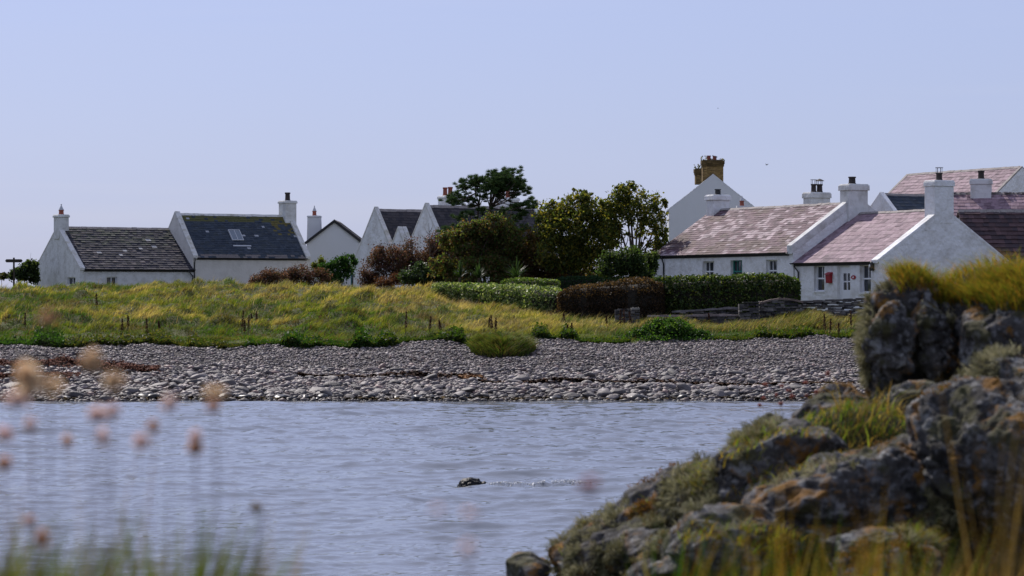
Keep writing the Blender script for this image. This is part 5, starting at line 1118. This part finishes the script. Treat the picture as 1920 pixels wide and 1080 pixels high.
# grass on the ledge and between the rocks
def gpatch(n, u0, u1, d0, d1, h0, h1, cols, label, seed, w=.004, name='ledge_grass', dens=None, lean=.6, even=False):
    if even: cols = [tuple(np.array(c) * .5) for c in cols]
    r = np.random.default_rng(seed); u = u0 + (u1 - u0) * r.random(n); d = d0 + (d1 - d0) * r.random(n); x = (u - CX) / F * d
    if dens is not None:
        k = fbm(x * dens, d * dens, seed=seed, oct=2) > -.15; u, d, x = u[k], d[k], x[k]
    n = len(x); tf = 1.0 + 0 * x if even else .7 + .5 * fbm(x * 9, d * 9, seed=seed + 1, oct=2)
    V, Fc, C = blades(np.stack([x, d, headz(x, d) - .01], -1), (h0 + (h1 - h0) * r.random(n) ** (1.8 if even else 1)) * np.clip(tf, .4, 1.3), w * (.7 + .6 * r.random(n)), lean * (.4 + r.random(n)), r.normal(.6, 1.3, n), pal(cols, n, r))
    tag(obj(name, V, Fc, M['lush'], col=C), label, 'grass', kind='stuff')
LG_ = [(.09, .19, .014), (.15, .23, .02), (.22, .24, .03), (.26, .19, .04), (.40, .29, .10), (.07, .13, .014)]
gpatch(11000, 1450, 1890, 10.1, 11.2, .02, .085, [tuple(np.array(c) * .72) for c in LG_] + [(.22, .15, .05), (.16, .10, .035)], 'bright green and straw grass on the ledge below the tall block', 61)
gpatch(700, 1560, 1900, 10.2, 10.9, .12, .24, [(.26, .17, .06), (.20, .12, .04), (.13, .15, .03)], 'long dry blades leaning across the ledge', 62, w=.004, lean=1.0)
gpatch(5200, 1740, 1990, 7.6, 8.7, .08, .17, LG_ + [(.22, .09, .03)], 'green grass tuft at the bottom right corner', 63)
gpatch(900, 1730, 1990, 7.7, 8.6, .16, .26, [(.24, .10, .05), (.18, .07, .035), (.26, .17, .07)], 'rusty seed stems in the bottom right corner', 64, lean=.35)
gpatch(800, 1220, 1780, 3.4, 5.2, .24, .40, LG_ + [(.45, .22, .03)], 'blurred green and amber grass blades at the bottom right', 65, w=.005, lean=.3, name='near_grass', even=True)
gpatch(60, 1380, 1900, 2.6, 3.4, .3, .42, [(.50, .28, .07), (.42, .22, .05)], 'blurred dry stalks rising across the outcrop', 66, w=.004, lean=.2, name='near_grass', even=True)
gpatch(30, 1840, 1925, 3.2, 3.8, .42, .56, [(.25, .16, .08), (.2, .12, .06)], 'faint dry stalks before the roofs at the right edge', 67, w=.0035, lean=.12, name='near_grass', even=True)
gpatch(1100, -160, 105, 2.5, 3.2, .30, .385, [(.09, .14, .018), (.15, .18, .025), (.20, .17, .04)], 'blurred dark green grass in the bottom left corner', 68, w=.006, lean=.5, name='near_grass', even=True)
gpatch(700, 90, 480, 2.5, 3.2, .28, .345, [(.12, .16, .025), (.20, .19, .035), (.28, .18, .05)], 'blurred low green grass along the bottom left', 69, w=.006, lean=.5, name='near_grass', even=True)
gpatch(130, 304, 345, 2.6, 2.9, .31, .395, [(.10, .16, .02), (.16, .20, .03), (.14, .15, .05)], 'blurred upright green tuft at bottom left centre', 70, w=.008, lean=.3, name='near_grass', even=True)
gpatch(30, 424, 448, 2.7, 2.9, .30, .38, [(.045, .02, .02), (.06, .03, .025)], 'blurred dark brown stem tuft at bottom left centre', 71, w=.006, lean=.1, name='near_grass', even=True)
gpatch(46, -120, 520, 2.3, 3.0, .30, .56, [(.30, .17, .13), (.24, .13, .11), (.34, .22, .14)], 'faint thin brown stems at the bottom left', 72, w=.0022, lean=.15, name='near_grass', even=True)
# thrift seed heads
def thrift(u, v, d, dia, cols, label, seed, name='thrift_flower', base=None):
    r = np.random.default_rng(seed); dia = dia * .86; d = d * .75 if d < 5 else d; dia = dia * (.75 if d < 5 else 1); hd = px(u, v, d); bx_ = hd[0] + r.normal(0, .012); zb = float(headz(np.array([bx_]), np.array([d + .02]))[0]) - .01 if base is None else base
    e = empty(name, (bx_, d + .02, zb)); tag(e, label, 'flower', 'thrift seed heads'); h = hd - np.array(e.location); m = MB()
    m.tube([(0, 0, 0), tuple(h * [.35, .3, .5]), tuple(h)], .0004, 5, (.14, .07, .06)); m.build('stem', M['dead'], e)
    n = 150; dr = r.normal(size=(n, 3)); dr[:, 2] = dr[:, 2] * .8 + .25; dr /= np.linalg.norm(dr, axis=1)[:, None]
    V, Fc, C = leaves(h + dr * dia * .46 * (.4 + .6 * r.random((n, 1))) * (.65 + .75 * r.random(3)) + r.normal(0, .08, 3) * dia, dia * .26, pal(cols, n, r, .25), r, asp=.6); obj('flower_head', V, Fc, M['petal'], e, col=C)
    V0, F0 = ico(2); obj('calyx', V0 * dia * .26 * [1, 1, .8] + h - [0, 0, dia * .1], F0, M['dead'], e, col=np.tile([[.16, .075, .035]], (len(F0), 1)), smooth=True)
TAN = [(.78, .60, .39), (.68, .50, .30), (.86, .70, .48)]; PNK = [(.88, .72, .70), (.80, .62, .61), (.80, .66, .56)]; BRN = [(.66, .42, .26), (.76, .52, .44), (.54, .32, .16)]
TH_ = [(172, 680, 2.9, .022, TAN, 'tan seed head blurred against the rust seaweed band'), (58, 712, 2.7, .030, TAN, 'largest tan seed head, at left over the lower beach'), (95, 722, 2.8, .020, TAN, 'tan seed head touching the largest one on its right'),
       (213, 717, 2.95, .020, TAN, 'tan seed head right of the largest one over the cobbles'), (88, 597, 2.5, .018, BRN, 'dusky brown seed head, highest at left before the meadow'), (28, 748, 2.7, .022, PNK, 'pinkish seed head at the waterline below the largest tan one'),
       (55, 797, 3.2, .017, PNK, 'pink seed head over the water at far left'), (186, 780, 3.1, .019, PNK, 'left half of a wide pink pair over the water'), (207, 776, 3.1, .017, PNK, 'right half of a wide pink pair over the water'),
       (193, 820, 3.2, .018, PNK, 'pink seed head just below the wide pink pair'), (125, 828, 3.5, .017, BRN, 'brownish pink seed head left of the wide pink pair'), (320, 755, 3.1, .018, PNK, 'pink seed head at the waterline, left of a stacked pair'),
       (405, 738, 3.0, .021, TAN, 'pale upper head of the stacked pair at the waterline'), (403, 764, 3.2, .018, BRN, 'darker lower head of the stacked pair at the waterline'), (288, 803, 3.4, .019, BRN, 'brown centred seed head, upper one of a close pair over the water'),
       (262, 827, 3.3, .018, PNK, 'pink seed head, lower left one of a close pair over the water'), (367, 817, 3.4, .018, PNK, 'pink upper head of a touching pair over the water'), (366, 841, 3.5, .018, BRN, 'brown lower head of a touching pair over the water'),
       (4, 815, 3.2, .018, PNK, 'pink seed head cut by the left edge, upper one'), (6, 868, 3.3, .018, BRN, 'brown pink seed head cut by the left edge, lower one'), (480, 951, 3.8, .017, [(.25, .20, .06), (.38, .22, .18)], 'olive and pink seed head, rightmost over the water at left'),
       (52, 978, 3.3, .017, BRN, 'brown seed head low at left above the green grass'), (80, 1010, 3.2, .022, BRN, 'ragged brown seed head lowest at left in the grass'), (820, 957, 2.2, .009, PNK, 'faint pink fleck, left one of two under the wet rock'),
       (880, 960, 2.2, .009, PNK, 'faint pink fleck, right one of two under the wet rock'), (878, 1028, 2.1, .010, PNK, 'faint pink fleck low over the water left of the boulder'), (1107, 910, 2.2, .012, [(.45, .22, .2), (.4, .2, .18)], 'faint pinkish fleck at the right end of the wake')]
for i, (u, v, d, dia, cl, lb) in enumerate(TH_): thrift(u, v, d, dia, cl, lb, 1000 + i)
for i, (u, v) in enumerate([(1432, 748), (1455, 742), (1436, 722), (1485, 744), (1466, 724), (1510, 718), (1512, 742), (1530, 735), (1552, 700), (1425, 760), (1465, 757), (1480, 733)]):
    thrift(u, v, 10.6 + .02 * i, .017, [(.36, .13, .10), (.40, .18, .13), (.30, .10, .09)], 'small rusty pink thrift head over the shore at the left edge of the outcrop', 1100 + i, base=3.75)
